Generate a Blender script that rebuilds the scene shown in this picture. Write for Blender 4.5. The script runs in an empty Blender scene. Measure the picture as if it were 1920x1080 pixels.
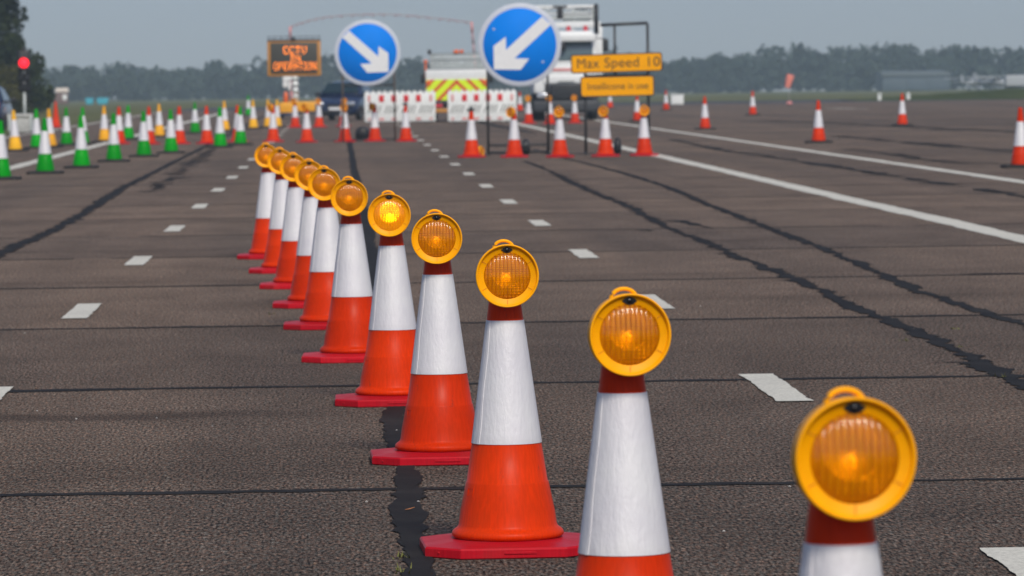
import bpy, bmesh, math, random
from mathutils import Vector, Matrix

# ------------------------------------------------------------------ camera, sky, sun, exposure
random.seed(7)
SC = bpy.context.scene
COL = SC.collection
R = math.radians
CAM_H = 1.49
FPX = 9000.0                       # focal length in pixels of a 1920 wide frame
PITCH = math.atan(389.0 / FPX)
ROLL = R(0.76)
f0 = Vector((0, math.cos(PITCH), -math.sin(PITCH)))
u0 = Vector((0, math.sin(PITCH), math.cos(PITCH)))
r0 = Vector((1, 0, 0))
c_r = math.cos(ROLL) * r0 - math.sin(ROLL) * u0
c_u = math.cos(ROLL) * u0 + math.sin(ROLL) * r0
cam_d = bpy.data.cameras.new("camera")
cam = bpy.data.objects.new("camera", cam_d)
COL.objects.link(cam)
cam_d.sensor_width = 36.0
cam_d.lens = FPX / 1920.0 * 36.0
cam_d.clip_start = 0.5
cam_d.clip_end = 6000
cam_d.dof.use_dof = True
cam_d.dof.focus_distance = 16.8
cam_d.dof.aperture_fstop = 10.0
cam_d.dof.aperture_blades = 9
m = Matrix((c_r, c_u, -f0)).transposed().to_4x4()
m.translation = Vector((0, 0, CAM_H))
cam.matrix_world = m
SC.camera = cam

SUN_EL = R(42)
SUN_AZ = R(14)                      # behind the camera, a little to its right
world = bpy.data.worlds.new("World")
SC.world = world
world.use_nodes = True
wn = world.node_tree
wn.nodes.clear()
sky = wn.nodes.new("ShaderNodeTexSky")
sky.sky_type = 'NISHITA'
sky.sun_disc = False
sky.sun_elevation = SUN_EL
sky.sun_rotation = R(180) - SUN_AZ
sky.altitude = 0
sky.air_density = 1.6
sky.dust_density = 1.5
sky.ozone_density = 2.0
stc = wn.nodes.new("ShaderNodeTexCoord")
sva = wn.nodes.new("ShaderNodeVectorMath"); sva.operation = 'ADD'; sva.inputs[1].default_value = (0, 0, 0.05)
svn = wn.nodes.new("ShaderNodeVectorMath"); svn.operation = 'NORMALIZE'
wn.links.new(stc.outputs['Generated'], sva.inputs[0]); wn.links.new(sva.outputs[0], svn.inputs[0]); wn.links.new(svn.outputs[0], sky.inputs['Vector'])
hsv = wn.nodes.new("ShaderNodeHueSaturation")
hsv.inputs['Saturation'].default_value = 0.62
tint = wn.nodes.new("ShaderNodeMix")
tint.data_type = 'RGBA'; tint.blend_type = 'MULTIPLY'
tint.inputs[0].default_value = 1.0
tint.inputs[7].default_value = (0.96, 1.09, 1.50, 1)
bg = wn.nodes.new("ShaderNodeBackground")
bg.inputs['Strength'].default_value = 0.066
wo = wn.nodes.new("ShaderNodeOutputWorld")
wn.links.new(sky.outputs[0], hsv.inputs['Color'])
wn.links.new(hsv.outputs[0], tint.inputs[6])
wn.links.new(tint.outputs[2], bg.inputs[0])
wn.links.new(bg.outputs[0], wo.inputs[0])

sd = bpy.data.lights.new("sun", 'SUN')
sd.energy = 3.35
sd.angle = R(14)             # sun through thick haze: soft shadows
sd.color = (1.0, 0.925, 0.785)
sun = bpy.data.objects.new("sun", sd)
COL.objects.link(sun)
to_sun = Vector((math.sin(SUN_AZ) * math.cos(SUN_EL), -math.cos(SUN_AZ) * math.cos(SUN_EL), math.sin(SUN_EL)))
sun.rotation_euler = to_sun.to_track_quat('Z', 'Y').to_euler()

SC.view_settings.view_transform = 'Standard'
SC.view_settings.look = 'None'
SC.view_settings.exposure = -0.12
SC.view_settings.gamma = 1.0
SC.render.engine = 'CYCLES'
SC.cycles.use_denoising = True
SC.cycles.max_bounces = 8
SC.cycles.transparent_max_bounces = 12
SC.cycles.volume_bounces = 1
SC.cycles.caustics_reflective = False
SC.cycles.caustics_refractive = False

# ------------------------------------------------------------------ pixel helpers (1920 x 1080 of the photograph)
def ray(px, py):
    return f0 + c_r * ((px - 960.0) / FPX) + c_u * ((540.0 - py) / FPX)
def gpt(px, py, z=0.0):
    d = ray(px, py)
    t = (z - CAM_H) / d.z
    return Vector((d.x * t, d.y * t, z))
def dpt(px, py, Y):
    d = ray(px, py)
    t = Y / d.y
    return Vector((d.x * t, Y, CAM_H + d.z * t))
RUN = math.atan(0.0356)            # the runway runs a little to the left of the view
RD = Vector((-math.sin(RUN), math.cos(RUN), 0))
RX = Vector((math.cos(RUN), math.sin(RUN), 0))
def rw(x, y, z=0.0):               # runway coordinates
    p = RX * x + RD * y
    return Vector((p.x, p.y, z))
def drop(y):
    return 0.0 if y < 300 else -(y - 300) / 700.0 * 1.6

# ------------------------------------------------------------------ materials
def newmat(name):
    mt = bpy.data.materials.new(name)
    mt.use_nodes = True
    nt = mt.node_tree
    return mt, nt, nt.nodes["Principled BSDF"]
def N(nt, t, **kw):
    n = nt.nodes.new(t)
    for k, v in kw.items():
        setattr(n, k, v)
    return n
def ramp(nt, fac, stops):
    r = N(nt, "ShaderNodeValToRGB")
    e = r.color_ramp.elements
    while len(e) < len(stops):
        e.new(0.5)
    for i, (p, c) in enumerate(stops):
        e[i].position = p
        e[i].color = (c[0], c[1], c[2], 1) if len(c) > 1 else (c[0], c[0], c[0], 1)
    nt.links.new(fac, r.inputs[0])
    return r.outputs[0]
def noise(nt, vec, scale, detail=3, rough=0.55):
    n = N(nt, "ShaderNodeTexNoise")
    n.inputs['Scale'].default_value = scale
    n.inputs['Detail'].default_value = detail
    n.inputs['Roughness'].default_value = rough
    if vec is not None:
        nt.links.new(vec, n.inputs['Vector'])
    return n.outputs['Fac']
def mapped(nt, scale=(1, 1, 1), rot=(0, 0, 0), src='Object'):
    tc = N(nt, "ShaderNodeTexCoord")
    mp = N(nt, "ShaderNodeMapping")
    mp.inputs['Scale'].default_value = scale
    mp.inputs['Rotation'].default_value = rot
    nt.links.new(tc.outputs[src], mp.inputs[0])
    return mp.outputs[0]
def mixc(nt, fac, a, b, mode='MIX'):
    n = N(nt, "ShaderNodeMix", data_type='RGBA', blend_type=mode)
    for s, v in ((n.inputs[0], fac), (n.inputs[6], a), (n.inputs[7], b)):
        if hasattr(v, 'is_linked') or hasattr(v, 'links'):
            nt.links.new(v, s)
        elif isinstance(v, (int, float)):
            s.default_value = v
        else:
            s.default_value = (v[0], v[1], v[2], 1)
    return n.outputs[2]
def bump(nt, bsdf, h, strength=0.3, dist=0.01):
    b = N(nt, "ShaderNodeBump")
    b.inputs['Strength'].default_value = strength
    b.inputs['Distance'].default_value = dist
    nt.links.new(h, b.inputs['Height'])
    nt.links.new(b.outputs[0], bsdf.inputs['Normal'])
def simple(name, col, rough=0.5, metal=0.0, var=0.12, scale=9.0, spec=0.5, emit=None, coat=0.0):
    mt, nt, p = newmat(name)
    v = mapped(nt)
    n = noise(nt, v, scale, 4)
    c = mixc(nt, ramp(nt, n, [(0.3, (0,)), (0.75, (1,))]), [x * (1 - var) for x in col], [min(1, x * (1 + var)) for x in col])
    nt.links.new(c, p.inputs['Base Color'])
    p.inputs['Roughness'].default_value = rough
    p.inputs['Metallic'].default_value = metal
    p.inputs['Specular IOR Level'].default_value = spec
    p.inputs['Coat Weight'].default_value = coat
    if emit:
        p.inputs['Emission Color'].default_value = (emit[0], emit[1], emit[2], 1)
        p.inputs['Emission Strength'].default_value = emit[3]
    return mt

def varied(nt, vec):
    """shift the pattern by a random amount for each object, so that copies wear differently"""
    oi = N(nt, "ShaderNodeObjectInfo")
    mu = N(nt, "ShaderNodeMath", operation='MULTIPLY'); nt.links.new(oi.outputs['Random'], mu.inputs[0]); mu.inputs[1].default_value = 57.0
    va = N(nt, "ShaderNodeVectorMath", operation='ADD')
    nt.links.new(vec, va.inputs[0]); nt.links.new(mu.outputs[0], va.inputs[1])
    return va.outputs[0]
def cone_plastic(name, col, dirty):
    mt, nt, p = newmat(name)
    v = varied(nt, mapped(nt))
    vs = varied(nt, mapped(nt, (1, 1, 0.02)))
    streak = noise(nt, vs, 130, 2)
    blotch = noise(nt, v, 7, 5)
    c = mixc(nt, ramp(nt, streak, [(0.35, (0,)), (0.7, (1,))]), [x * 0.9 for x in col], [min(1, x * 1.08) for x in col])
    c = mixc(nt, ramp(nt, blotch, [(0.52, (0,)), (0.8, (0.35,))]), c, dirty)
    scuff = noise(nt, varied(nt, mapped(nt, (1.0, 1.0, 0.35), (0.5, 0.3, 0.2))), 26, 5, 0.75)
    c = mixc(nt, ramp(nt, scuff, [(0.64, (0,)), (0.72, (0.55,))]), c, (0.05, 0.035, 0.03))
    oi = N(nt, "ShaderNodeObjectInfo")
    c = mixc(nt, 1.0, c, ramp(nt, oi.outputs['Random'], [(0.0, (0.86, 0.84, 0.9)), (0.5, (1.0, 1.0, 1.0)), (1.0, (1.05, 1.16, 1.1))]), 'MULTIPLY')
    nt.links.new(c, p.inputs['Base Color'])
    nt.links.new(ramp(nt, blotch, [(0.3, (0.33,)), (0.8, (0.52,))]), p.inputs['Roughness'])
    p.inputs['Specular IOR Level'].default_value = 0.09
    bump(nt, p, streak, 0.12, 0.002)
    return mt
M = {}
M['orange'] = cone_plastic('orange_plastic', (0.62, 0.031, 0.001), (0.44, 0.04, 0.008))
M['green'] = cone_plastic('green_plastic', (0.0, 0.29, 0.008), (0.015, 0.22, 0.02))
M['yellow'] = cone_plastic('yellow_plastic', (0.85, 0.40, 0.02), (0.6, 0.3, 0.05))
M['red'] = cone_plastic('red_rubber', (0.50, 0.008, 0.018), (0.33, 0.05, 0.04))
M['rubber'] = simple('black_rubber', (0.022, 0.021, 0.021), 0.75, var=0.35, spec=0.3)

def sleeve_mat():
    mt, nt, p = newmat('reflective_sleeve')
    v = varied(nt, mapped(nt))
    vs = varied(nt, mapped(nt, (1, 1, 0.06)))
    big = noise(nt, v, 5, 3)
    fine = noise(nt, varied(nt, mapped(nt, (1, 1, 0.35))), 110, 4, 0.6)
    long_ = noise(nt, vs, 30, 3)
    c = mixc(nt, ramp(nt, big, [(0.35, (0,)), (0.7, (1,))]), (0.66, 0.64, 0.67), (0.74, 0.73, 0.73))
    dirt = noise(nt, v, 17, 5, 0.7)
    c = mixc(nt, ramp(nt, dirt, [(0.62, (0,)), (0.8, (0.3,))]), c, (0.45, 0.43, 0.42))
    nt.links.new(c, p.inputs['Base Color'])
    p.inputs['Roughness'].default_value = 0.5
    p.inputs['Metallic'].default_value = 0.12
    mx = N(nt, "ShaderNodeMath", operation='MULTIPLY_ADD')
    nt.links.new(long_, mx.inputs[0]); mx.inputs[1].default_value = 1.6
    nt.links.new(fine, mx.inputs[2])
    bump(nt, p, mx.outputs[0], 0.55, 0.0034)
    return mt
M['sleeve'] = sleeve_mat()
M['amber'] = simple('amber_housing', (0.96, 0.395, 0.0), 0.45, var=0.05, scale=30, spec=0.15)
M['seam'] = simple('amber_seam', (0.50, 0.13, 0.004), 0.6)
M['sensor'] = simple('black_sensor_window', (0.006, 0.006, 0.007), 0.25)
def lens_mat(name, lit, ca=(0.96, 0.30, 0.0), cb=(1.0, 0.42, 0.0)):
    mt, nt, p = newmat(name)
    v = mapped(nt)
    n = noise(nt, v, 60, 2)
    c = mixc(nt, n, ca, cb)
    nt.links.new(c, p.inputs['Base Color'])
    p.inputs['Roughness'].default_value = 0.13
    p.inputs['Specular IOR Level'].default_value = 0.75
    p.inputs['Coat Weight'].default_value = 0.3
    p.inputs['Coat Roughness'].default_value = 0.08
    if lit:
        p.inputs['Emission Color'].default_value = (1.0, 0.45, 0.01, 1)
        p.inputs['Emission Strength'].default_value = 0.42
    tr = N(nt, "ShaderNodeBsdfTransparent")
    tr.inputs[0].default_value = (1.0, 0.52, 0.02, 1)
    ms = N(nt, "ShaderNodeMixShader")
    ms.inputs[0].default_value = 0.52
    out = nt.nodes["Material Output"]
    nt.links.new(p.outputs[0], ms.inputs[1]); nt.links.new(tr.outputs[0], ms.inputs[2])
    nt.links.new(ms.outputs[0], out.inputs[0])
    return mt
M['lens'] = lens_mat('amber_lens', False)
M['lens_lit'] = lens_mat('amber_lens_lit', True)
M['groove'] = lens_mat('amber_lens_groove_shade', False, (0.36, 0.06, 0.0), (0.44, 0.08, 0.0))  # darkening by refraction in the lens valleys, put into the colour
M['groove_lit'] = lens_mat('amber_lens_groove_shade_lit', True, (0.42, 0.075, 0.0), (0.52, 0.10, 0.0))
M['mirror'] = simple('lamp_reflector', (1.0, 0.95, 0.8), 0.42, metal=1.0, var=0.05)
M['bulb_lit'] = simple('lit_bulb', (1, 0.8, 0.3), 0.3, emit=(1.0, 0.66, 0.10, 30.0))
M['bulb'] = simple('bulb', (0.9, 0.8, 0.6), 0.15, emit=(1.0, 0.62, 0.08, 1.8))  # faint glow added for the yellow spot at the lens centre

M['white'] = simple('white_paint', (0.72, 0.73, 0.72), 0.4, var=0.07)
M['whiteplastic'] = simple('white_plastic', (0.74, 0.75, 0.73), 0.45, var=0.07)
M['greywhite'] = simple('grey_white_metal', (0.42, 0.45, 0.44), 0.45, var=0.12)
M['signborder'] = simple('sign_border', (0.52, 0.55, 0.62), 0.5, var=0.05)
M['signblue'] = simple('sign_blue', (0.0, 0.20, 0.74), 0.6, var=0.04, scale=3, spec=0.1)
M['signwhite'] = simple('sign_white', (0.74, 0.74, 0.74), 0.45, var=0.04)
M['signamber'] = simple('sign_amber', (0.88, 0.37, 0.0), 0.5, var=0.05, scale=3, spec=0.1)
M['signtext'] = simple('sign_black', (0.03, 0.022, 0.015), 0.5)
M['steel'] = simple('dark_galvanised', (0.055, 0.056, 0.058), 0.5, metal=0.3, var=0.3)
M['rust'] = simple('rusty_steel', (0.10, 0.075, 0.062), 0.6, var=0.3)
M['black'] = simple('black_plastic', (0.014, 0.014, 0.016), 0.5, var=0.3)
M['darkgrey'] = simple('dark_grey_plastic', (0.035, 0.037, 0.042), 0.55, var=0.25)
M['tyre'] = simple('tyre_rubber', (0.016, 0.016, 0.017), 0.8, var=0.3)
M['rim'] = simple('wheel_rim', (0.30, 0.31, 0.32), 0.4, metal=0.6)
M['navy'] = simple('navy_car_paint', (0.010, 0.020, 0.060), 0.25, var=0.08, coat=0.6)
M['glass'] = simple('dark_window_glass', (0.012, 0.028, 0.034), 0.06, var=0.2, spec=0.8)
M['truckglass'] = simple('windscreen_glass', (0.075, 0.11, 0.115), 0.08, var=0.15, spec=0.8)
M['chrome'] = simple('headlight_glass', (0.55, 0.57, 0.6), 0.15, metal=0.5)
M['redlamp'] = simple('red_light_cluster', (0.50, 0.012, 0.03), 0.3)
M['amberlamp'] = simple('amber_beacon', (0.75, 0.13, 0.015), 0.3)
M['barred'] = simple('barrier_red', (0.62, 0.012, 0.02), 0.45, var=0.1)
M['barpink'] = simple('barrier_faded_red', (0.66, 0.25, 0.24), 0.5, var=0.15)
M['bargrey'] = simple('barrier_grey_print', (0.19, 0.20, 0.19), 0.5, var=0.2)
M['fluoro'] = simple('fluorescent_yellow', (0.66, 0.86, 0.01), 0.45, var=0.04)
M['vmsyellow'] = simple('yellow_trailer_paint', (0.80, 0.36, 0.01), 0.45, var=0.1)
M['vmsframe'] = simple('ochre_frame', (0.50, 0.22, 0.035), 0.5, var=0.15)
M['vmspanel'] = simple('matrix_panel', (0.045, 0.042, 0.030), 0.5, var=0.1)
M['led'] = simple('amber_led', (0.8, 0.2, 0.0), 0.4, emit=(1.0, 0.22, 0.005, 4.5))
M['redlight'] = simple('red_signal_lamp', (0.6, 0.0, 0.01), 0.3, emit=(1.0, 0.015, 0.03, 2.2))
M['pinkred'] = simple('hazed_red_band', (0.40, 0.26, 0.28), 0.6, var=0.1)  # haze over distance put into both arch band colours
M['pinkpale'] = simple('hazed_white_band', (0.42, 0.37, 0.38), 0.6, var=0.1)
M['cream'] = simple('cream_roof', (0.62, 0.54, 0.45), 0.6)
M['brown'] = simple('brown_cladding', (0.16, 0.09, 0.075), 0.7, var=0.3)
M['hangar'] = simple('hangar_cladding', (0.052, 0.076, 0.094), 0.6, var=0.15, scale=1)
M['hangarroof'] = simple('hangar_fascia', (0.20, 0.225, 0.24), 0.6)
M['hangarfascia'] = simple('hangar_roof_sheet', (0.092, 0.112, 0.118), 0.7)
M['dullwhite'] = simple('dull_white_paint', (0.36, 0.38, 0.40), 0.6)
M['turq'] = simple('turquoise_paint', (0.05, 0.42, 0.55), 0.5)
M['sock'] = simple('windsock_fabric', (0.80, 0.25, 0.19), 0.7)
M['concrete'] = simple('pale_concrete', (0.40, 0.40, 0.38), 0.8, var=0.25)

def asphalt_mat(name, tint, dark=1.0, stain=False):
    mt, nt, p = newmat(name)
    tc = N(nt, "ShaderNodeTexCoord")
    mp = N(nt, "ShaderNodeMapping")
    mp.inputs['Rotation'].default_value = (0, 0, -RUN)
    nt.links.new(tc.outputs['Object'], mp.inputs[0])
    v = mp.outputs[0]
    def sc(s):
        q = N(nt, "ShaderNodeMapping")
        q.inputs['Scale'].default_value = s
        nt.links.new(v, q.inputs[0])
        return q.outputs[0]
    grain = noise(nt, sc((1, 0.2, 1)), 92, 3, 0.72)
    grit = noise(nt, sc((1, 0.35, 1)), 34, 2, 0.6)
    blot = noise(nt, sc((1, 0.4, 1)), 1.5, 5, 0.6)
    lane = noise(nt, sc((1, 0.03, 1)), 0.55, 4, 0.6)
    cross = noise(nt, sc((0.05, 1, 1)), 0.45, 5, 0.65)
    c = ramp(nt, grain, [(0.38, [x * 0.08 * dark for x in tint]), (0.47, [x * 0.72 * dark for x in tint]), (0.58, [x * 1.5 * dark for x in tint]), (0.70, [x * 3.0 * dark for x in tint])])
    hue = noise(nt, sc((1, 0.25, 1)), 62, 2, 0.6)
    c = mixc(nt, 1.0, c, ramp(nt, hue, [(0.36, (1.16, 0.96, 0.88)), (0.5, (1.0, 1.0, 1.0)), (0.64, (0.86, 1.02, 1.10))]), 'MULTIPLY')
    c = mixc(nt, 0.75, c, ramp(nt, grit, [(0.3, (0.62,)), (0.7, (1.25,))]), 'MULTIPLY')
    c = mixc(nt, 0.8, c, ramp(nt, blot, [(0.3, (0.74,)), (0.7, (1.18,))]), 'MULTIPLY')
    c = mixc(nt, 0.8, c, ramp(nt, lane, [(0.3, (0.74, 0.76, 0.80)), (0.66, (1.16, 1.12, 1.09))]), 'MULTIPLY')
    c = mixc(nt, 0.8, c, ramp(nt, cross, [(0.28, (0.62,)), (0.45, (1.0,)), (0.7, (1.14,))]), 'MULTIPLY')
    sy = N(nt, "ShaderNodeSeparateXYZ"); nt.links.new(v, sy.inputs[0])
    b1 = N(nt, "ShaderNodeMath", operation='SUBTRACT'); nt.links.new(sy.outputs[1], b1.inputs[0]); b1.inputs[1].default_value = 17.55
    b2_ = N(nt, "ShaderNodeMath", operation='DIVIDE'); nt.links.new(b1.outputs[0], b2_.inputs[0]); b2_.inputs[1].default_value = 6.0
    b3 = N(nt, "ShaderNodeMath", operation='FLOOR'); nt.links.new(b2_.outputs[0], b3.inputs[0])
    wn_ = N(nt, "ShaderNodeTexWhiteNoise", noise_dimensions='1D'); nt.links.new(b3.outputs[0], wn_.inputs['W'])
    backscatter = N(nt, "ShaderNodeMapRange", interpolation_type='SMOOTHSTEP'); nt.links.new(sy.outputs[1], backscatter.inputs[0])   # backscatter at grazing view put into the colour: paler further on
    backscatter.inputs[1].default_value = 12; backscatter.inputs[2].default_value = 48
    c = mixc(nt, 1.0, c, ramp(nt, backscatter.outputs[0], [(0.0, (0.80,)), (1.0, (1.07,))]), 'MULTIPLY')
    c = mixc(nt, 1.0, c, ramp(nt, wn_.outputs['Value'], [(0.0, (0.86, 0.87, 0.89)), (1.0, (1.12, 1.10, 1.08))]), 'MULTIPLY')
    if stain:
        sp = N(nt, "ShaderNodeSeparateXYZ"); nt.links.new(v, sp.inputs[0])
        wob = noise(nt, sc((1, 1, 1)), 1.1, 3)
        ya = N(nt, "ShaderNodeMath", operation='MULTIPLY_ADD'); nt.links.new(wob, ya.inputs[0]); ya.inputs[1].default_value = 0.7; nt.links.new(sp.outputs[1], ya.inputs[2])
        band = N(nt, "ShaderNodeMapRange", interpolation_type='SMOOTHSTEP'); nt.links.new(ya.outputs[0], band.inputs[0])
        d_ = N(nt, "ShaderNodeMath", operation='SUBTRACT'); nt.links.new(ya.outputs[0], d_.inputs[0]); d_.inputs[1].default_value = 21.95
        ab = N(nt, "ShaderNodeMath", operation='ABSOLUTE'); nt.links.new(d_.outputs[0], ab.inputs[0])
        nt.links.new(ab.outputs[0], band.inputs[0])
        band.inputs[1].default_value = 0.42; band.inputs[2].default_value = 0.08; band.inputs[3].default_value = 0.0; band.inputs[4].default_value = 1.0
        xr_ = N(nt, "ShaderNodeMapRange", interpolation_type='SMOOTHSTEP'); nt.links.new(sp.outputs[0], xr_.inputs[0])
        xr_.inputs[1].default_value = 0.3; xr_.inputs[2].default_value = -0.8; xr_.inputs[3].default_value = 0.0; xr_.inputs[4].default_value = 0.55
        mm = N(nt, "ShaderNodeMath", operation='MULTIPLY'); nt.links.new(band.outputs[0], mm.inputs[0]); nt.links.new(xr_.outputs[0], mm.inputs[1])
        c = mixc(nt, mm.outputs[0], c, (0.026, 0.019, 0.016))
    nt.links.new(c, p.inputs['Base Color'])
    p.inputs['Roughness'].default_value = 0.85
    p.inputs['Diffuse Roughness'].default_value = 0.8
    p.inputs['Specular IOR Level'].default_value = 0.06
    bump(nt, p, grain, 0.35, 0.004)
    return mt
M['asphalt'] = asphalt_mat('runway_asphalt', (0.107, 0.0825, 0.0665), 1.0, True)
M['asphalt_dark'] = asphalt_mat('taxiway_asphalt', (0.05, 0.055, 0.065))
def tar_mat():
    mt, nt, p = newmat('tar_seal')
    v = mapped(nt)
    n = noise(nt, v, 70, 4, 0.7)
    b = noise(nt, v, 2.5, 4)
    c = mixc(nt, n, (0.009, 0.0088, 0.009), (0.036, 0.034, 0.034))
    c = mixc(nt, ramp(nt, b, [(0.45, (0,)), (0.75, (0.45,))]), c, (0.055, 0.05, 0.046))
    nt.links.new(c, p.inputs['Base Color'])
    p.inputs['Roughness'].default_value = 0.7
    p.inputs['Specular IOR Level'].default_value = 0.03
    bump(nt, p, n, 0.3, 0.004)
    return mt
M['tar'] = tar_mat()
def paint_mat():
    mt, nt, p = newmat('road_paint')
    v = mapped(nt)
    n = noise(nt, v, 60, 4, 0.7)
    b = noise(nt, v, 1.2, 4)
    c = mixc(nt, ramp(nt, n, [(0.3, (0,)), (0.6, (1,))]), (0.45, 0.43, 0.36), (0.72, 0.69, 0.59))
    c = mixc(nt, ramp(nt, b, [(0.5, (0,)), (0.8, (0.4,))]), c, (0.36, 0.34, 0.30))
    nt.links.new(c, p.inputs['Base Color'])
    p.inputs['Roughness'].default_value = 0.7
    return mt
M['paint'] = paint_mat()
def grass_mat(name, a, b):
    mt, nt, p = newmat(name)
    v = mapped(nt, (1, 0.25, 1))
    n = noise(nt, v, 0.25, 6, 0.65)
    c = mixc(nt, ramp(nt, n, [(0.3, (0,)), (0.7, (1,))]), a, b)
    nt.links.new(c, p.inputs['Base Color'])
    p.inputs['Roughness'].default_value = 0.9
    p.inputs['Specular IOR Level'].default_value = 0.1
    return mt
M['grass'] = grass_mat('field_grass', (0.075, 0.085, 0.028), (0.15, 0.145, 0.06))
M['bankgrass'] = grass_mat('bank_grass', (0.035, 0.05, 0.016), (0.065, 0.08, 0.025))
def leaf_mat(name, a, b, scale):
    mt, nt, p = newmat(name)
    v = mapped(nt)
    n = noise(nt, v, scale, 4, 0.7)
    c = mixc(nt, ramp(nt, n, [(0.32, (0,)), (0.68, (1,))]), a, b)
    nt.links.new(c, p.inputs['Base Color'])
    p.inputs['Roughness'].default_value = 0.8
    p.inputs['Specular IOR Level'].default_value = 0.15
    return mt
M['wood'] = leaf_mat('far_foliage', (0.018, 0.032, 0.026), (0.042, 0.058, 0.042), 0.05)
M['darkleaf'] = leaf_mat('dark_foliage', (0.008, 0.017, 0.006), (0.036, 0.048, 0.015), 0.5)
M['oliveleaf'] = leaf_mat('olive_foliage', (0.04, 0.042, 0.012), (0.10, 0.09, 0.025), 0.7)
M['grit_pale'] = simple('pale_grit', (0.42, 0.40, 0.37), 0.8)
M['grit_brown'] = simple('brown_grit', (0.20, 0.13, 0.09), 0.8)
M['weed'] = simple('weed_leaf', (0.13, 0.13, 0.025), 0.7)
M['deadleaf'] = simple('dead_leaf', (0.50, 0.19, 0.06), 0.7)
M['bark'] = simple('bark', (0.07, 0.055, 0.042), 0.9, var=0.4)

# ------------------------------------------------------------------ mesh builder
class MB:
    def __init__(s):
        s.bm = bmesh.new()
        s.slots = []
        s.smooth = False
    def slot(s, mat):
        if mat not in s.slots:
            s.slots.append(mat)
        return s.slots.index(mat)
    def add(s, verts, faces, mat, smooth=False, xf=None):
        i = s.slot(mat)
        vs = [s.bm.verts.new(xf @ Vector(v) if xf else v) for v in verts]
        for fc in faces:
            try:
                q = s.bm.faces.new([vs[k] for k in fc])
                q.material_index = i
                q.smooth = smooth
            except ValueError:
                pass
        return vs
    def box(s, c, d, mat, bev=0.0, xf=None, taper=(1, 1), shear=(0, 0)):
        """box centred at c with size d; taper scales x and y at the top; shear moves the top"""
        hx, hy, hz = d[0] / 2, d[1] / 2, d[2] / 2
        b2 = bmesh.new()
        vs = []
        for z in (-1, 1):
            tx, ty = (taper if z > 0 else (1, 1))
            sx, sy = (shear if z > 0 else (0, 0))
            for x, y in ((-1, -1), (1, -1), (1, 1), (-1, 1)):
                vs.append(b2.verts.new((c[0] + x * hx * tx + sx, c[1] + y * hy * ty + sy, c[2] + z * hz)))
        for fc in ((3, 2, 1, 0), (4, 5, 6, 7), (0, 1, 5, 4), (1, 2, 6, 5), (2, 3, 7, 6), (3, 0, 4, 7)):
            b2.faces.new([vs[k] for k in fc])
        if bev > 0:
            bmesh.ops.bevel(b2, geom=b2.edges[:] , offset=min(bev, 0.45 * min(d)), segments=2, affect='EDGES', profile=0.6)
        s.merge(b2, mat, xf, bev > 0)
    def merge(s, b2, mat, xf=None, smooth=False):
        b2.verts.index_update()
        s.add([v.co.copy() for v in b2.verts], [[v.index for v in f.verts] for f in b2.faces], mat, smooth, xf)
        b2.free()
    def lathe(s, prof, mat, seg=48, xf=None, cap0=False, cap1=False, smooth=True):
        vs, fs = [], []
        n = len(prof)
        for r, z in prof:
            for k in range(seg):
                a = 2 * math.pi * k / seg
                vs.append((r * math.cos(a), r * math.sin(a), z))
        for i in range(n - 1):
            for k in range(seg):
                k2 = (k + 1) % seg
                fs.append((i * seg + k, i * seg + k2, (i + 1) * seg + k2, (i + 1) * seg + k))
        if cap0:
            fs.append(tuple(reversed(range(seg))))
        if cap1:
            fs.append(tuple(range((n - 1) * seg, n * seg)))
        s.add(vs, fs, mat, smooth, xf)
    def tube(s, pts, r, mat, seg=8, r1=None, xf=None):
        pts = [Vector(p) for p in pts]
        vs, fs = [], []
        n = len(pts)
        for i, p in enumerate(pts):
            t = (pts[min(i + 1, n - 1)] - pts[max(i - 1, 0)]).normalized()
            ref = Vector((0, 0, 1)) if abs(t.z) < 0.9 else Vector((1, 0, 0))
            a = t.cross(ref).normalized()
            b = t.cross(a)
            rr = r if r1 is None else r + (r1 - r) * i / (n - 1)
            for k in range(seg):
                an = 2 * math.pi * k / seg
                vs.append(p + a * rr * math.cos(an) + b * rr * math.sin(an))
        for i in range(n - 1):
            for k in range(seg):
                k2 = (k + 1) % seg
                fs.append((i * seg + k, i * seg + k2, (i + 1) * seg + k2, (i + 1) * seg + k))
        fs.append(tuple(reversed(range(seg))))
        fs.append(tuple(range((n - 1) * seg, n * seg)))
        s.add(vs, fs, mat, True, xf)
    def prism(s, poly, y0, y1, mat, xf=None):
        """polygon in x,z extruded from y0 (front) to y1"""
        n = len(poly)
        vs = [(x, y0, z) for x, z in poly] + [(x, y1, z) for x, z in poly]
        fs = [tuple(range(n)), tuple(reversed(range(n, 2 * n)))]
        fs += [((i + 1) % n, i, n + i, n + (i + 1) % n) for i in range(n)]
        s.add(vs, fs, mat, False, xf)
    def build(s, name, parent=None, loc=None):
        me = bpy.data.meshes.new(name)
        bmesh.ops.recalc_face_normals(s.bm, faces=s.bm.faces[:])
        s.bm.to_mesh(me)
        s.bm.free()
        for k in s.slots:
            me.materials.append(M[k])
        o = bpy.data.objects.new(name, me)
        COL.objects.link(o)
        if parent:
            o.parent = parent
        if loc is not None:
            o.location = loc
        return o
def tag(o, label, cat, group=None):
    o['label'] = label
    o['category'] = cat
    if group:
        o['group'] = group
    return o
def thing(name, label, cat, loc=(0, 0, 0), rz=0.0, group=None):
    o = bpy.data.objects.new(name, None)
    o.empty_display_size = 0.2
    COL.objects.link(o)
    o.location = loc
    o.rotation_euler = (0, 0, rz)
    return tag(o, label, cat, group)
def setting(o, kind='structure'):
    o['kind'] = kind
    return o
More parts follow.
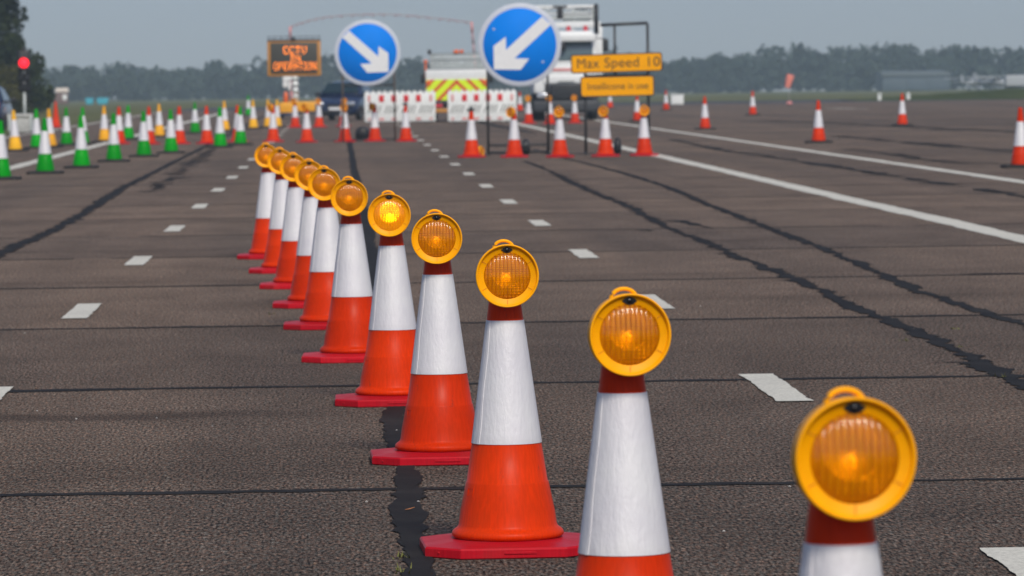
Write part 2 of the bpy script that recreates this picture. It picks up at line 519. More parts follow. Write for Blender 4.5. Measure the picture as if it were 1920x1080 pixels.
def dup(root, loc, rz, label, group=None):
    c = root.copy()
    COL.objects.link(c)
    c.location = loc
    c.rotation_euler = (0, 0, rz)
    c['label'] = label
    if group:
        c['group'] = group
    for ch in root.children:
        d = ch.copy()
        COL.objects.link(d)
        d.parent = c
        for g in ch.children:
            e = g.copy()
            COL.objects.link(e)
            e.parent = d
    return c
def text_mesh(body, size, spacing=1.0):
    cu = bpy.data.curves.new('lettering', 'FONT')
    cu.body = body
    cu.size = size
    cu.align_x = 'CENTER'
    cu.align_y = 'CENTER'
    cu.space_character = spacing
    cu.extrude = 0.002
    to = bpy.data.objects.new('lettering', cu)
    COL.objects.link(to)
    dg = bpy.context.evaluated_depsgraph_get()
    me = bpy.data.meshes.new_from_object(to.evaluated_get(dg))
    bpy.data.objects.remove(to)
    bpy.data.curves.remove(cu)
    me.transform(Matrix.Rotation(R(90), 4, 'X'))
    return me

# ------------------------------------------------------------------ the ground
def sheet(name, rows, mat, kind='structure'):
    """rows: list of lists of points with equal length"""
    mb = MB()
    n = len(rows[0])
    vs = [p for r_ in rows for p in r_]
    fs = [(i * n + k, i * n + k + 1, (i + 1) * n + k + 1, (i + 1) * n + k) for i in range(len(rows) - 1) for k in range(n - 1)]
    mb.add(vs, fs, mat)
    return setting(mb.build(name), kind)
ys = [-30, 60, 160, 230, 300, 420, 560, 700, 850, 1000, 1230]
sheet('grass_field', [[(x, y, -0.05 + drop(y)) for x in (-240, -80, 0, 80, 240)] for y in ys], 'grass')
L_EDGE = -10.3
PAVE_END = 274
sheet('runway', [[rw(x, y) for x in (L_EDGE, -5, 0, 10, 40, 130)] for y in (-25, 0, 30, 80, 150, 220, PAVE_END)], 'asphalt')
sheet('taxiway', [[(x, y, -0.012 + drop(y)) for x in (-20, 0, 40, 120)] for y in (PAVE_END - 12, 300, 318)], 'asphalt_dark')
# low grass bank at the far right edge of the paving
mb = MB()
prev = None
rowsb = []
for k in range(25):
    t = k / 24.0
    px = 1600 + t * 460
    base = dpt(px, 186, 291); base.z = 0
    h = max(0.03, (px - 1600) * 0.0019) + 0.03 * math.sin(k * 2.1)
    rowsb.append([(base.x, 286 - 4 * t, -0.03), (base.x, 290, h * 0.6), (base.x, 294, h), (base.x, 300, h * 0.9), (base.x, 312, drop(312) - 0.06)])
sheet('grass_bank', rowsb, 'bankgrass')

# painted lines
def ribbon(mb, pts, widths, mat, jag, step, z, rng, skip=0.0):
    """a flat ribbon along pts with ragged edges"""
    pts = [Vector(p) for p in pts]
    out = []
    for i in range(len(pts) - 1):
        a, b = pts[i], pts[i + 1]
        L = (b - a).length
        n = max(1, int(L / step))
        for k in range(n):
            t = k / n
            out.append((a.lerp(b, t), widths[i] + (widths[i + 1] - widths[i]) * t))
    out.append((pts[-1], widths[-1]))
    verts, faces = [], []
    e1 = e2 = 0.0
    for i, (p, w) in enumerate(out):
        q0, q1 = out[max(0, i - 1)][0], out[min(len(out) - 1, i + 1)][0]
        t = (q1 - q0).normalized()
        nrm = Vector((t.y, -t.x, 0))
        e1 = e1 * 0.7 + rng.gauss(0, jag)
        e2 = e2 * 0.7 + rng.gauss(0, jag)
        verts.append((p + nrm * max(0.004, w / 2 + e1)).to_tuple()[:2] + (z,))
        verts.append((p - nrm * max(0.004, w / 2 + e2)).to_tuple()[:2] + (z,))
    for i in range(len(out) - 1):
        if rng.random() >= skip:
            faces.append((2 * i, 2 * i + 1, 2 * i + 3, 2 * i + 2))
    mb.add(verts, faces, mat)
rng = random.Random(3)
for nm, x, lw in (('runway_edge_line', 6.15, 0.29), ('runway_edge_line', 9.40, 0.25), ('runway_edge_line', -6.05, 0.30)):
    mb = MB()
    ribbon(mb, [rw(x, 10), rw(x, 120), rw(x, 262)], [lw, lw, lw], 'paint', 0.008, 0.25, 0.004, rng)
    setting(mb.build(nm))
mb = MB()
ribbon(mb, [rw(-9.8, 60), rw(-9.8, 262)], [0.2, 0.2], 'paint', 0.02, 0.4, 0.004, rng, 0.1)
setting(mb.build('runway_edge_line'))
for x, off in ((2.07, 0.0), (-1.715, -0.1)):
    mb = MB()
    for k in range(-2, 26):
        far = 23.95 + off + 9.0 * k
        if far < 6:
            continue
        ribbon(mb, [rw(x, far - 2.05), rw(x, far)], [0.165, 0.165], 'paint', 0.0025, 0.05, 0.006, rng)
    setting(mb.build('lane_dashes'))
# far cross marking on the apron
mb = MB()
ribbon(mb, [gpt(1560, 203), gpt(1640, 205)], [0.8, 0.6], 'paint', 0.15, 0.5, 0.004, rng, 0.4)
setting(mb.build('apron_marking'))

# joints across the runway, every six metres
mb = MB()
for k in range(-1, 40):
    y = 17.55 + 6.0 * k
    w = 0.11
    pts = [rw(L_EDGE + 0.2, y + 0.04 * rng.uniform(-1, 1))]
    for j in range(1, 16):
        pts.append(rw(L_EDGE + j * 3.2, y + 0.035 * rng.uniform(-1, 1) + 0.02 * math.sin(j)))
    ww = [w * rng.uniform(0.75, 1.25) for _ in pts]
    ribbon(mb, pts, ww, 'tar', 0.011, 0.05 if y < 30 else 0.3, 0.0025, rng, 0.0 if y < 36 else 0.06)
setting(mb.build('transverse_joints'))

# long tar-sealed cracks
def seal(pix, wid, jag, name='tar_sealed_crack', skip=0.0, spurs=0):
    mb = MB()
    pts = [gpt(*p) for p in pix]
    ribbon(mb, pts, wid, 'tar', jag, 0.06 if pts[0].y < 40 else 0.2, 0.0045, rng, skip)
    for s_ in range(spurs):
        i = rng.randrange(len(pts) - 1)
        a = pts[i].lerp(pts[i + 1], rng.random())
        b = a + Vector((rng.choice((-1, 1)) * rng.uniform(0.15, 0.55), rng.uniform(-0.25, 0.25), 0))
        ribbon(mb, [a, b], [0.07, 0.015], 'tar', 0.01, 0.04, 0.0035, rng)
    return setting(mb.build(name))
seal([(800, 1130), (782, 1060), (768, 990), (768, 945), (766, 900), (752, 850), (742, 790), (735, 740), (718, 640), (708, 560), (697, 480), (690, 430), (676, 370), (664, 320), (657, 275), (652, 250), (648, 220)],
     [0.100, 0.097, 0.097, 0.085, 0.077, 0.093, 0.100, 0.100, 0.100, 0.100, 0.108, 0.108, 0.116, 0.116, 0.124, 0.124, 0.124], 0.008)
seal([(-120, 535), (0, 475), (90, 437), (150, 405), (200, 372), (235, 350), (262, 337), (318, 308), (384, 275), (430, 252), (500, 215)],
     [0.14, 0.155, 0.15, 0.14, 0.17, 0.15, 0.13, 0.12, 0.12, 0.12, 0.12], 0.016, spurs=3)
seal([(282, 362), (312, 337), (355, 308), (400, 279)], [0.16, 0.24, 0.26, 0.2], 0.06, skip=0.5)
seal([(2750, 1120), (2300, 905), (2000, 760), (1925, 727), (1850, 690), (1820, 668), (1700, 617), (1640, 592), (1600, 577), (1540, 545), (1490, 524), (1450, 507), (1380, 482), (1320, 452), (1280, 438), (1240, 420), (1190, 392), (1140, 372), (1080, 346), (1030, 320), (985, 303)],
     [0.11, 0.12, 0.109, 0.116, 0.116, 0.095, 0.088, 0.109, 0.109, 0.082, 0.116, 0.102, 0.088, 0.116, 0.068, 0.116, 0.095, 0.102, 0.136, 0.082, 0.095], 0.020, spurs=6)
seal([(2900, 1010), (2400, 808), (2000, 642), (1920, 608), (1820, 578), (1720, 545), (1640, 508), (1560, 473), (1500, 450), (1420, 420), (1340, 388), (1250, 350), (1160, 322), (1060, 297), (1000, 280)],
     [0.11, 0.12, 0.109, 0.116, 0.102, 0.116, 0.095, 0.109, 0.095, 0.116, 0.102, 0.116, 0.102, 0.102, 0.095], 0.016, spurs=2)
seal([(1960, 375), (1860, 358), (1760, 344), (1640, 325), (1560, 312), (1460, 296), (1360, 283), (1260, 262)], [0.22] * 8, 0.05, skip=0.2)
seal([(1920, 248), (1800, 243), (1700, 238), (1560, 231), (1440, 226)], [0.6, 0.5, 0.6, 0.5, 0.4], 0.12, skip=0.25)
seal([(1920, 285), (1840, 280), (1740, 270), (1640, 262), (1560, 254)], [0.45, 0.4, 0.4, 0.3, 0.3], 0.1, skip=0.4)
seal([(1880, 308), (1800, 306), (1740, 300), (1660, 288), (1600, 280)], [0.3, 0.35, 0.3, 0.25, 0.2], 0.08, skip=0.4)
seal([(1000, 250), (930, 236), (880, 225), (845, 214)], [0.3, 0.35, 0.3, 0.3], 0.05)
seal([(1930, 513), (1800, 514)], [0.09, 0.05], 0.01)
seal([(960, 330), (1040, 330), (1080, 331)], [0.1, 0.12, 0.05], 0.03)
seal([(1255, 414), (1340, 428)], [0.16, 0.05], 0.03)
seal([(1205, 432), (1228, 433)], [0.2, 0.1], 0.05)

# loose grit, a leaf and weeds by the tar strip
rs = random.Random(21)
mb = MB()
for _ in range(45):
    p = gpt(rs.uniform(-100, 2000), 560 + 560 * rs.random())
    b2 = bmesh.new()
    bmesh.ops.create_icosphere(b2, subdivisions=1, radius=rs.uniform(0.002, 0.006))
    for v in b2.verts:
        v.co = Vector((v.co.x * rs.uniform(0.7, 1.4), v.co.y * rs.uniform(0.7, 1.4), v.co.z * 0.8)) + p + Vector((0, 0, 0.004))
    mb.merge(b2, rs.choice(('grit_pale', 'grit_brown', 'grit_pale')))
o = setting(mb.build('loose_grit'), 'stuff'); o['label'] = 'scattered small stones on the runway'; o['category'] = 'grit'
mb = MB()
for px, py in ((752, 1046), (757, 1050), (754, 1072), (757, 1076), (1790, 618), (1800, 652), (1880, 708), (1700, 640), (712, 585), (508, 590)):
    p = gpt(px, py)
    for _ in range(9):
        a = rs.random() * 6.28
        d = Vector((math.cos(a), math.sin(a), rs.uniform(0.5, 1.4))) * rs.uniform(0.008, 0.022)
        q = p + Vector((rs.gauss(0, 0.012), rs.gauss(0, 0.03), 0.003))
        n_ = Vector((-d.y, d.x, 0)).normalized() * 0.003
        mb.add([q - n_, q + n_, q + d], [(0, 1, 2)], 'weed')
o = setting(mb.build('weeds'), 'stuff'); o['label'] = 'small yellow green weeds in the tar seams'; o['category'] = 'weeds'
p = gpt(768, 959)
mb = MB()
mb.add([(-0.016, 0, 0.006), (0, -0.012, 0.009), (0.018, 0.004, 0.014), (0.004, 0.014, 0.008), (-0.016, 0, 0.0075), (0, -0.012, 0.0105), (0.018, 0.004, 0.0155), (0.004, 0.014, 0.0095)],
       [(3, 2, 1, 0), (4, 5, 6, 7), (0, 1, 5, 4), (1, 2, 6, 5), (2, 3, 7, 6), (3, 0, 4, 7)], 'deadleaf')
tag(mb.build('fallen_leaf', None, p), 'small orange fallen leaf on the black tar strip', 'leaf')

# ------------------------------------------------------------------ cones
CONE_PROF = [(0.150, 0.038), (0.166, 0.044), (0.176, 0.051), (0.178, 0.059), (0.175, 0.067), (0.167, 0.074), (0.1595, 0.079), (0.1555, 0.088), (0.150, 0.13), (0.1405, 0.175),
             (0.1325, 0.216), (0.1315, 0.219), (0.1312, 0.2215), (0.1285, 0.2235), (0.109, 0.352), (0.0575, 0.737), (0.0525, 0.777), (0.0330, 0.935), (0.0315, 0.948), (0.0275, 0.955), (0.0225, 0.953), (0.021, 0.90), (0.03, 0.80)]
def cone_r(z):
    for (r1, z1), (r2, z2) in zip(CONE_PROF[13:], CONE_PROF[14:]):
        if z1 <= z <= z2:
            return r1 + (r2 - r1) * (z - z1) / (z2 - z1)
def oct_plate(mb, half, ch, h_edge, h_in, r_in, mat):
    """octagonal foot: chamfered square, lightly domed, with a hole under the cone"""
    o = [(-half + ch, -half), (half - ch, -half), (half, -half + ch), (half, half - ch), (half - ch, half), (-half + ch, half), (-half, half - ch), (-half, -half + ch)]
    def rows(k, z):
        return [(x * k, y * k, z) for x, y in o]
    n = 8
    vs = rows(0.985, 0.0) + rows(1.0, 0.004) + rows(1.0, h_edge - 0.006) + rows(0.985, h_edge) + rows(0.62, h_in) + rows(0.40, h_in + 0.002)
    fs = [tuple(reversed(range(8)))]
    for i in range(5):
        for k in range(n):
            k2 = (k + 1) % n
            fs.append((i * n + k, i * n + k2, (i + 1) * n + k2, (i + 1) * n + k))
    fs.append(tuple(range(5 * n, 6 * n)))
    mb.add(vs, fs, mat)
def make_cone(kind, label, group):
    body = {'lamp': 'orange', 'red': 'orange', 'orange': 'orange', 'green': 'green', 'yellow': 'yellow', 'plain': 'orange'}[kind]
    t = thing('traffic_cone', label, 'traffic cone', group=group)
    mb = MB()
    if kind in ('lamp', 'red', 'plain'):
        oct_plate(mb, 0.272, 0.105, 0.034, 0.044, 0.15, 'red')
        mb.box((0.02, -0.2725, 0.019), (0.10, 0.004, 0.008), 'red', 0.001)
        for k in range(3):
            mb.box((-0.232 - 0.004 * k, -0.209 + 0.009 * k, 0.018 + 0.003 * (k % 2)), (0.006, 0.006, 0.006), 'red', 0.002)
    else:
        oct_plate(mb, 0.30, 0.05, 0.045, 0.052, 0.15, 'rubber')
    mb.build('base_plate', t)
    mb = MB()
    pr = CONE_PROF if kind in ('lamp', 'red', 'plain') else [(0.15, 0.046), (0.160, 0.05), (0.1575, 0.07)] + CONE_PROF[7:]
    mb.lathe(pr, body, 72)
    if kind in ('lamp', 'red'):
        a = R(-90 - 62)                         # moulded maker's recess low on the left
        q = Matrix.Translation((0.1365 * math.cos(a), 0.1365 * math.sin(a), 0.193)) @ Matrix.Rotation(a + R(90), 4, 'Z') @ Matrix.Rotation(R(-9), 4, 'X')
        for bx in ((0, 0.012, 0.03, 0.002), (0, -0.012, 0.03, 0.002), (-0.015, 0, 0.002, 0.026), (0.015, 0, 0.002, 0.026)):
            mb.box((bx[0], 0.0, bx[1]), (bx[2], 0.003, bx[3]), body, 0, q)
    mb.build('cone_body', t)
    if kind != 'plain':
        mb = MB()
        z0, z1 = 0.345, 0.733
        pf = [(cone_r(z0) + 0.0004, z0 - 0.0002), (cone_r(z0) + 0.0021, z0 - 0.0002), (cone_r(z0) + 0.0022, z0 - 0.0001), (cone_r(z0) + 0.0022, z0 + 0.0004)]
        for k in range(1, 12):
            z = z0 + (z1 - z0) * k / 12
            pf.append((cone_r(z) + 0.0022, z))
        pf += [(cone_r(z1) + 0.0022, z1 - 0.0004), (cone_r(z1) + 0.0022, z1), (cone_r(z1) + 0.0020, z1 + 0.0002), (cone_r(z1) + 0.0002, z1 + 0.0002)]
        mb.lathe(pf, 'sleeve', 72)
        a = R(-147)                              # overlapping seam down the sleeve
        vs, fs = [], []
        for k in range(13):
            z = z0 + (z1 - z0) * k / 12
            for q_, dr in ((-0.006, 0.002), (-0.0055, 0.0042), (0.0055, 0.0042), (0.006, 0.002)):
                r_ = cone_r(z) + dr
                an = a + q_ / r_ + 0.02 * math.sin(k * 0.9)
                vs.append((r_ * math.cos(an), r_ * math.sin(an), z))
        for k in range(12):
            for q_ in range(3):
                fs.append((4 * k + q_, 4 * k + q_ + 1, 4 * k + q_ + 5, 4 * k + q_ + 4))
        mb.add(vs, fs, 'sleeve')
        mb.build('sleeve', t)
    return t
def make_lamp(label, group, lit=False):
    """faces -Y, origin at the lens centre plane"""
    t = thing('warning_lamp', label, 'warning lamp', group=group)
    X90 = Matrix.Rotation(R(90), 4, 'X')         # lathe axis z -> -y
    mb = MB()
    mb.lathe([(0.0735, -0.004), (0.0735, -0.001), (0.0745, 0.0), (0.0910, 0.0), (0.0922, 0.002), (0.0935, 0.0095), (0.0955, 0.0115), (0.0985, 0.0115), (0.0996, 0.0095), (0.0996, 0.006), (0.0975, -0.004), (0.0975, -0.030),
              (0.0945, -0.042), (0.080, -0.049), (0.05, -0.051), (0.002, -0.051)], 'amber', 96, X90)
    for k in range(6):
        a = R(-90 + 60 * k)
        q = Matrix.Rotation(-a, 4, 'Y')
        mb.box((0.083, -0.0006, 0), (0.0155, 0.0016, 0.0011), 'seam', 0, q)
    mb.build('housing', t)
    # pillow-grid lens
    mb = MB()
    NX, NZ, RL = 132, 180, 0.0742
    cols, rows = 12.0, 22.0
    idx, vs, fs, fg = {}, [], [], []
    for i in range(NX + 1):
        for j in range(NZ + 1):
            x = -RL + 2 * RL * i / NX
            z = -RL + 2 * RL * j / NZ
            r_ = math.hypot(x, z)
            if r_ > RL * 1.004:
                continue
            e = max(0.0, 1 - (r_ / RL) ** 2)
            cx = (x / (2 * RL) * cols) % 1.0 - 0.5
            cz = (z / (2 * RL) * rows) % 1.0 - 0.5
            h = 0.019 * (e ** 0.8) + 0.0020 * (0.25 - cx * cx) * 4 * min(1, e * 4) + 0.00013 * (0.25 - cz * cz) * 4 * min(1, e * 4)
            idx[(i, j)] = len(vs)
            vs.append((x, -h + 0.002, z))
    for i in range(NX):
        for j in range(NZ):
            k = [(i, j), (i + 1, j), (i + 1, j + 1), (i, j + 1)]
            if all(q in idx for q in k):
                cx = ((i + 0.5) / NX * cols) % 1.0
                cz = ((j + 0.5) / NZ * rows) % 1.0
                (fg if min(cx, 1 - cx) < 0.13 or min(cz, 1 - cz) < 0.14 else fs).append([idx[q] for q in k])
    lv = mb.add(vs, fs, 'lens_lit' if lit else 'lens', True)
    gi = mb.slot('groove_lit' if lit else 'groove')
    for fc in fg:
        q = mb.bm.faces.new([lv[k] for k in fc]); q.material_index = gi; q.smooth = True
    mb.build('lens', t)
    # reflector bowl with facets
    mb = MB()
    vs, fs = [], []
    NR, NA = 26, 72
    for i in range(NR + 1):
        r_ = 0.072 * i / NR
        for k in range(NA):
            a = 2 * math.pi * k / NA
            x, z = r_ * math.cos(a), r_ * math.sin(a)
            cx = (x / 0.0122) % 1.0 - 0.5
            cz = (z / 0.0090) % 1.0 - 0.5
            rb = min(math.hypot(x, z - 0.012), 0.048)
            y = 0.044 - rb * rb / (2 * 0.038) - 0.0011 * (0.25 - cx * cx) * 4 - 0.0006 * (0.25 - cz * cz) * 4
            vs.append((x, y, z))
    for i in range(NR):
        for k in range(NA):
            k2 = (k + 1) % NA
            fs.append((i * NA + k, i * NA + k2, (i + 1) * NA + k2, (i + 1) * NA + k))
    mb.add(vs, fs, 'mirror', False)
    mb.build('reflector', t)
    mb = MB()
    mb.lathe([(0.0005, 0.0), (0.004, 0.001), (0.006, 0.005), (0.005, 0.010), (0.001, 0.013)], 'bulb_lit' if lit else 'bulb', 16, Matrix.Translation((0, 0.036, 0)) @ X90)
    mb.build('bulb', t)
    mb = MB()
    w, h = 0.0185, 0.0100
    pl = [(-w, 0), (-w * 0.5, -h * 0.72), (0, -h), (w * 0.5, -h * 0.72), (w, 0), (w * 0.5, h * 0.72), (0, h), (-w * 0.5, h * 0.72)]
    mb.prism([(x, z + 0.0815) for x, z in pl], -0.003, 0.001, 'sensor')
    mb.lathe([(0.0068, 0.0), (0.006, 0.002), (0.003, 0.0032), (0.0004, 0.0035)], 'sensor', 20, Matrix.Translation((0, -0.003, 0.0815)) @ X90)
    mb.build('light_sensor', t)
    mb = MB()
    pts = []
    for k in range(15):
        a = R(-8 + 196 * k / 14)
        pts.append((0.031 * math.cos(a) - 0.008, 0.030, 0.085 + 0.0245 * math.sin(a)))
    mb.tube(pts, 0.0052, 'amber', 10)
    mb.build('handle', t)
    mb = MB()
    mb.box((0, 0.056, -0.02), (0.03, 0.014, 0.09), 'amber', 0.004)
    mb.box((0, 0.064, 0.02), (0.02, 0.012, 0.025), 'black', 0.003)
    mb.build('mounting_bracket', t)
    return t
LAMP_Z = 0.877
LAMP_OUT = 0.102
def lamp_pos(base, yaw, out=LAMP_OUT, lean=0.0):
    return Vector((base.x + math.sin(yaw) * out, base.y - math.cos(yaw) * out, LAMP_Z))

ROW = [  # near end first: lamp centre pixel x, base distance, cone yaw, lamp yaw
    (1603, 7.78, 3, 10, 'the nearest cone'),
    (1181, 11.60, 2, 10, 'the second nearest cone'),
    (951, 15.18, 4, 5, 'the third nearest cone'),
    (819, 18.85, 3, 0, 'the fourth nearest cone'),
    (730, 22.25, 2, -3, 'the fifth nearest cone'),
    (655, 25.75, 1, -2, 'the sixth nearest cone'),
    (608, 29.2, 2, -5, 'the seventh nearest cone'),
    (580, 32.0, 2, -7, 'the eighth nearest cone'),
    (550, 35.0, 2, -6, 'the ninth nearest cone'),
    (525, 37.9, 2, -6, 'the tenth nearest cone'),
    (499, 41.0, 2, -5, 'the farthest cone'),
]
ORD = ['nearest of all, in the lower right corner', 'second nearest, its foot below the picture', 'third nearest, first with its foot showing',
       'fourth nearest', 'fifth nearest, under the lit lamp', 'sixth nearest', 'seventh nearest', 'eighth nearest', 'ninth nearest, third from the far end', 'tenth nearest, second from the far end', 'last at the far end']
G_ROW = 'lamp-topped cones in the diagonal row'
G_LAMP = 'amber lamps on the diagonal row'
proto_cone = make_cone('lamp', 'x', G_ROW)
proto_lamp = make_lamp('x', G_LAMP)
for i, (lx, D, cy, ly, where) in enumerate(ROW):
    # lamp centre seen at lx; solve the axis position
    base = None
    d = ray(lx, 300)
    for py in range(0, 1400):
        p = dpt(lx, py, D - LAMP_OUT)
        if p.z <= LAMP_Z:
            break
    yaw = R(ly)
    bx = p.x - math.sin(yaw) * LAMP_OUT
    base = Vector((bx, D, 0))
    lab = 'orange lamp cone of the diagonal row, ' + ORD[i]
    if i == 0:
        c = proto_cone; c.location = base; c.rotation_euler = (0, 0, R(cy)); c['label'] = lab
    else:
        c = dup(proto_cone, base, R(cy), lab)
    ll = ('lit ' if i == 4 else '') + 'round amber lamp on %s of the diagonal row' % where
    if i == 4:
        lm = make_lamp(ll, G_LAMP, True)
        lm.location = lamp_pos(base, yaw); lm.rotation_euler = (0, 0, yaw)
    elif i == 0:
        lm = proto_lamp; lm.location = lamp_pos(base, yaw); lm.rotation_euler = (0, 0, yaw); lm['label'] = ll
    else:
        lm = dup(proto_lamp, lamp_pos(base, yaw), yaw, ll)

protos = {'lamp': proto_cone}
def put_cone(kind, px, py, label, group, lean=0.0, rz=0.0):
    p = gpt(px, py)
    if kind not in protos:
        c = make_cone(kind, label, group)
        c.location = p
        protos[kind] = c
    else:
        c = dup(protos[kind], p, 0, label, group)
    c.rotation_euler = (0, R(lean), R(rz))
    return p
G_GREEN = 'green cones on the left'
for px, py, lab in [
    (3, 337, 'green cone with white sleeve cut by the left picture edge, nearest of the green cones'),
    (85, 326, 'green cone on black foot, second from the left in the front green line'),
    (153, 315.5, 'green cone on black foot, third from the left in the front green line'),
    (214, 303.5, 'green cone on black foot, fourth from the left in the front green line'),
    (270, 294.5, 'green cone on black foot, fifth in the front green line, before a red cone'),
    (321, 287.5, 'green cone on black foot, sixth in the front green line, left of a red cone'),
    (413, 277, 'green cone on black foot, second last of the front green line'),
    (451, 272, 'green cone on black foot, last at the right end of the front green line'),
    (69, 278.5, 'green cone behind the front line, standing between two yellow cones at far left'),
    (125, 273, 'green cone behind the front line, standing alone under the plain red cone'),
    (156, 271, 'green cone almost hidden behind the third green cone of the front line'),
    (241, 262, 'paler green cone behind, standing just right of a red and white cone'),
    (366, 250.5, 'paler green cone behind, standing between two red and white cones'),
    (466, 217, 'tiny far green cone just left of the yellow cone at the lane dashes')]:
    put_cone('green', px, py, lab, G_GREEN)
G_YEL = 'yellow cones on the left'
for px, py, lean, lab in [
    (29, 284, -2, 'yellow cone with white sleeve, leftmost of the yellow cones'),
    (95, 277, -2, 'yellow cone half hidden behind the second green cone'),
    (196, 266, 0, 'yellow cone with white sleeve just left of a green cone and a red cone'),
    (299, 257, 0, 'yellow cone standing in the gap between the fifth and sixth green cones'),
    (422, 246, -1, 'yellow cone partly hidden behind the second last green cone'),
    (475, 242, 0, 'yellow cone standing clear to the right of the last green cone'),
    (503, 239.5, 0, 'yellow cone hidden to the left of the leftmost lamp cone under the matrix sign'),
    (520, 239, 0, 'yellow cone hidden to the right of the leftmost lamp cone under the matrix sign')]:
    put_cone('yellow', px, py, lab, G_YEL, lean)
G_RED = 'red and white cones among the green cones'
for px, py, lab in [
    (224, 270, 'red cone with white sleeve behind the fourth green cone'),
    (280, 270.5, 'red cone with white sleeve behind the fifth green cone'),
    (337, 270, 'red cone with white sleeve behind the sixth green cone'),
    (388, 269.5, 'red cone with white sleeve standing clear left of the second last green cone'),
    (446, 266, 'red cone almost hidden behind the last green cone')]:
    put_cone('red', px, py, lab, G_RED)
put_cone('plain', 105, 239, 'plain red cone without sleeve below the beige hut on the left', 'plain cones')

G_FAR = 'lamp cones closing the lanes in the distance'
G_FARL = 'amber lamps on the distant cones'
def put_lamp_cone(px, py, yaw, lab, lamp=True, llab=None):
    p = put_cone('lamp', px, py, lab, G_FAR)
    y = R(yaw)
    if lamp:
        dup(proto_lamp, lamp_pos(p, y), y, llab, G_FARL)
    return p
put_lamp_cone(512.5, 266, -50, 'leftmost lamp cone of the row before the matrix sign', True, 'amber lamp turned left on the leftmost lamp cone before the matrix sign')
put_lamp_cone(575.5, 267, -35, 'lamp cone between the matrix sign and the navy car', True, 'amber lamp turned left on the cone between matrix sign and navy car')
put_lamp_cone(647, 266, -8, 'lamp cone standing before the right headlight of the navy car', True, 'amber lamp on the cone before the right headlight of the navy car')
put_lamp_cone(703, 265, -60, 'lamp cone before the left part of the left barrier', True, 'amber lamp seen from the side before the left barrier')
pA = put_lamp_cone(761, 265, 0, 'cone before the middle of the left barrier, its lamp missing', False)
put_lamp_cone(553.5, 239, -30, 'lamp cone standing directly under the mast of the matrix sign', True, 'amber lamp on the cone directly under the matrix sign mast')
put_lamp_cone(598.5, 238.5, -10, 'lamp cone standing at the left front corner of the navy car', True, 'amber lamp on the cone at the left front corner of the navy car')
put_lamp_cone(644, 237, 20, 'lamp cone hidden behind the one at the navy car headlight', True, 'amber lamp behind another lamp at the navy car headlight')
pB = put_lamp_cone(884.5, 295, 0, 'lampless cone with black bracket under the larger blue sign, left end of its row', False)
put_lamp_cone(964.5, 295, -45, 'lamp cone under the right blue arrow sign', True, 'amber lamp turned left under the right blue arrow sign')
put_lamp_cone(1050, 295, -5, 'lamp cone between the blue arrow sign and the amber signs', True, 'amber lamp on the cone between blue arrow sign and amber signs')
put_lamp_cone(1135.5, 293.5, -20, 'lamp cone under the left half of the lower amber sign', True, 'amber lamp below the left half of the lower amber sign')
put_lamp_cone(1208, 292, 5, 'lamp cone under the right end of the lower amber sign, last of its row', True, 'amber lamp below the right end of the lower amber sign')
put_lamp_cone(991.5, 232, -10, 'far lamp cone at the left front wheel of the white lorry', True, 'amber lamp at the left front wheel of the white lorry')
put_lamp_cone(1031.5, 232.5, -20, 'far lamp cone behind a sign post before the lorry grille', True, 'amber lamp behind a sign post before the lorry grille')
put_lamp_cone(1078, 231, -10, 'far lamp cone before the right side of the lorry bumper', True, 'amber lamp before the right side of the lorry bumper')
for p, lab in ((pA, 'black lamp bracket left on the cone before the left barrier'), (pB, 'black lamp bracket left on the cone before the right barrier')):
    mb = MB()
    mb.lathe([(0.045, 0.0), (0.05, 0.03), (0.035, 0.05), (0.012, 0.09)], 'black', 16, Matrix.Translation((0, 0, 0.90)), True, True)
    mb.box((-0.05, -0.02, 0.93), (0.08, 0.03, 0.03), 'black', 0.005)
    mb.box((0.05, -0.02, 0.94), (0.06, 0.03, 0.02), 'black', 0.005)
    tag(mb.build('lamp_bracket', None, p), lab, 'lamp bracket', 'empty lamp brackets')
q = gpt(903, 293)
lm = dup(proto_lamp, (q.x, q.y, 0.1), R(65), 'amber lamp standing on the runway beside the lampless cone', G_FARL)

G_APR = 'orange cones on black feet across the apron'
for px, py, lab in [
    (975, 209, 'far orange cone peeping out right of the right barrier'),
    (1144, 203, 'tiny far orange cone below the lower amber sign, left one'),
    (1195, 228, 'orange cone behind the right post of the amber signs'),
    (1249, 207, 'small orange cone just right of the amber signs beside a white box'),
    (1322, 243, 'orange cone on black foot beside the far white line, second clear of the amber signs'),
    (1411.5, 216, 'small orange cone with white sleeve left of the windsock'),
    (1535, 268, 'orange cone on black foot in the middle of the right apron'),
    (1692, 235.5, 'orange cone before the distant hangar on the right'),
    (1914, 314.5, 'largest apron cone, cut by the right picture edge')]:
    put_cone('orange', px, py, lab, G_APR)

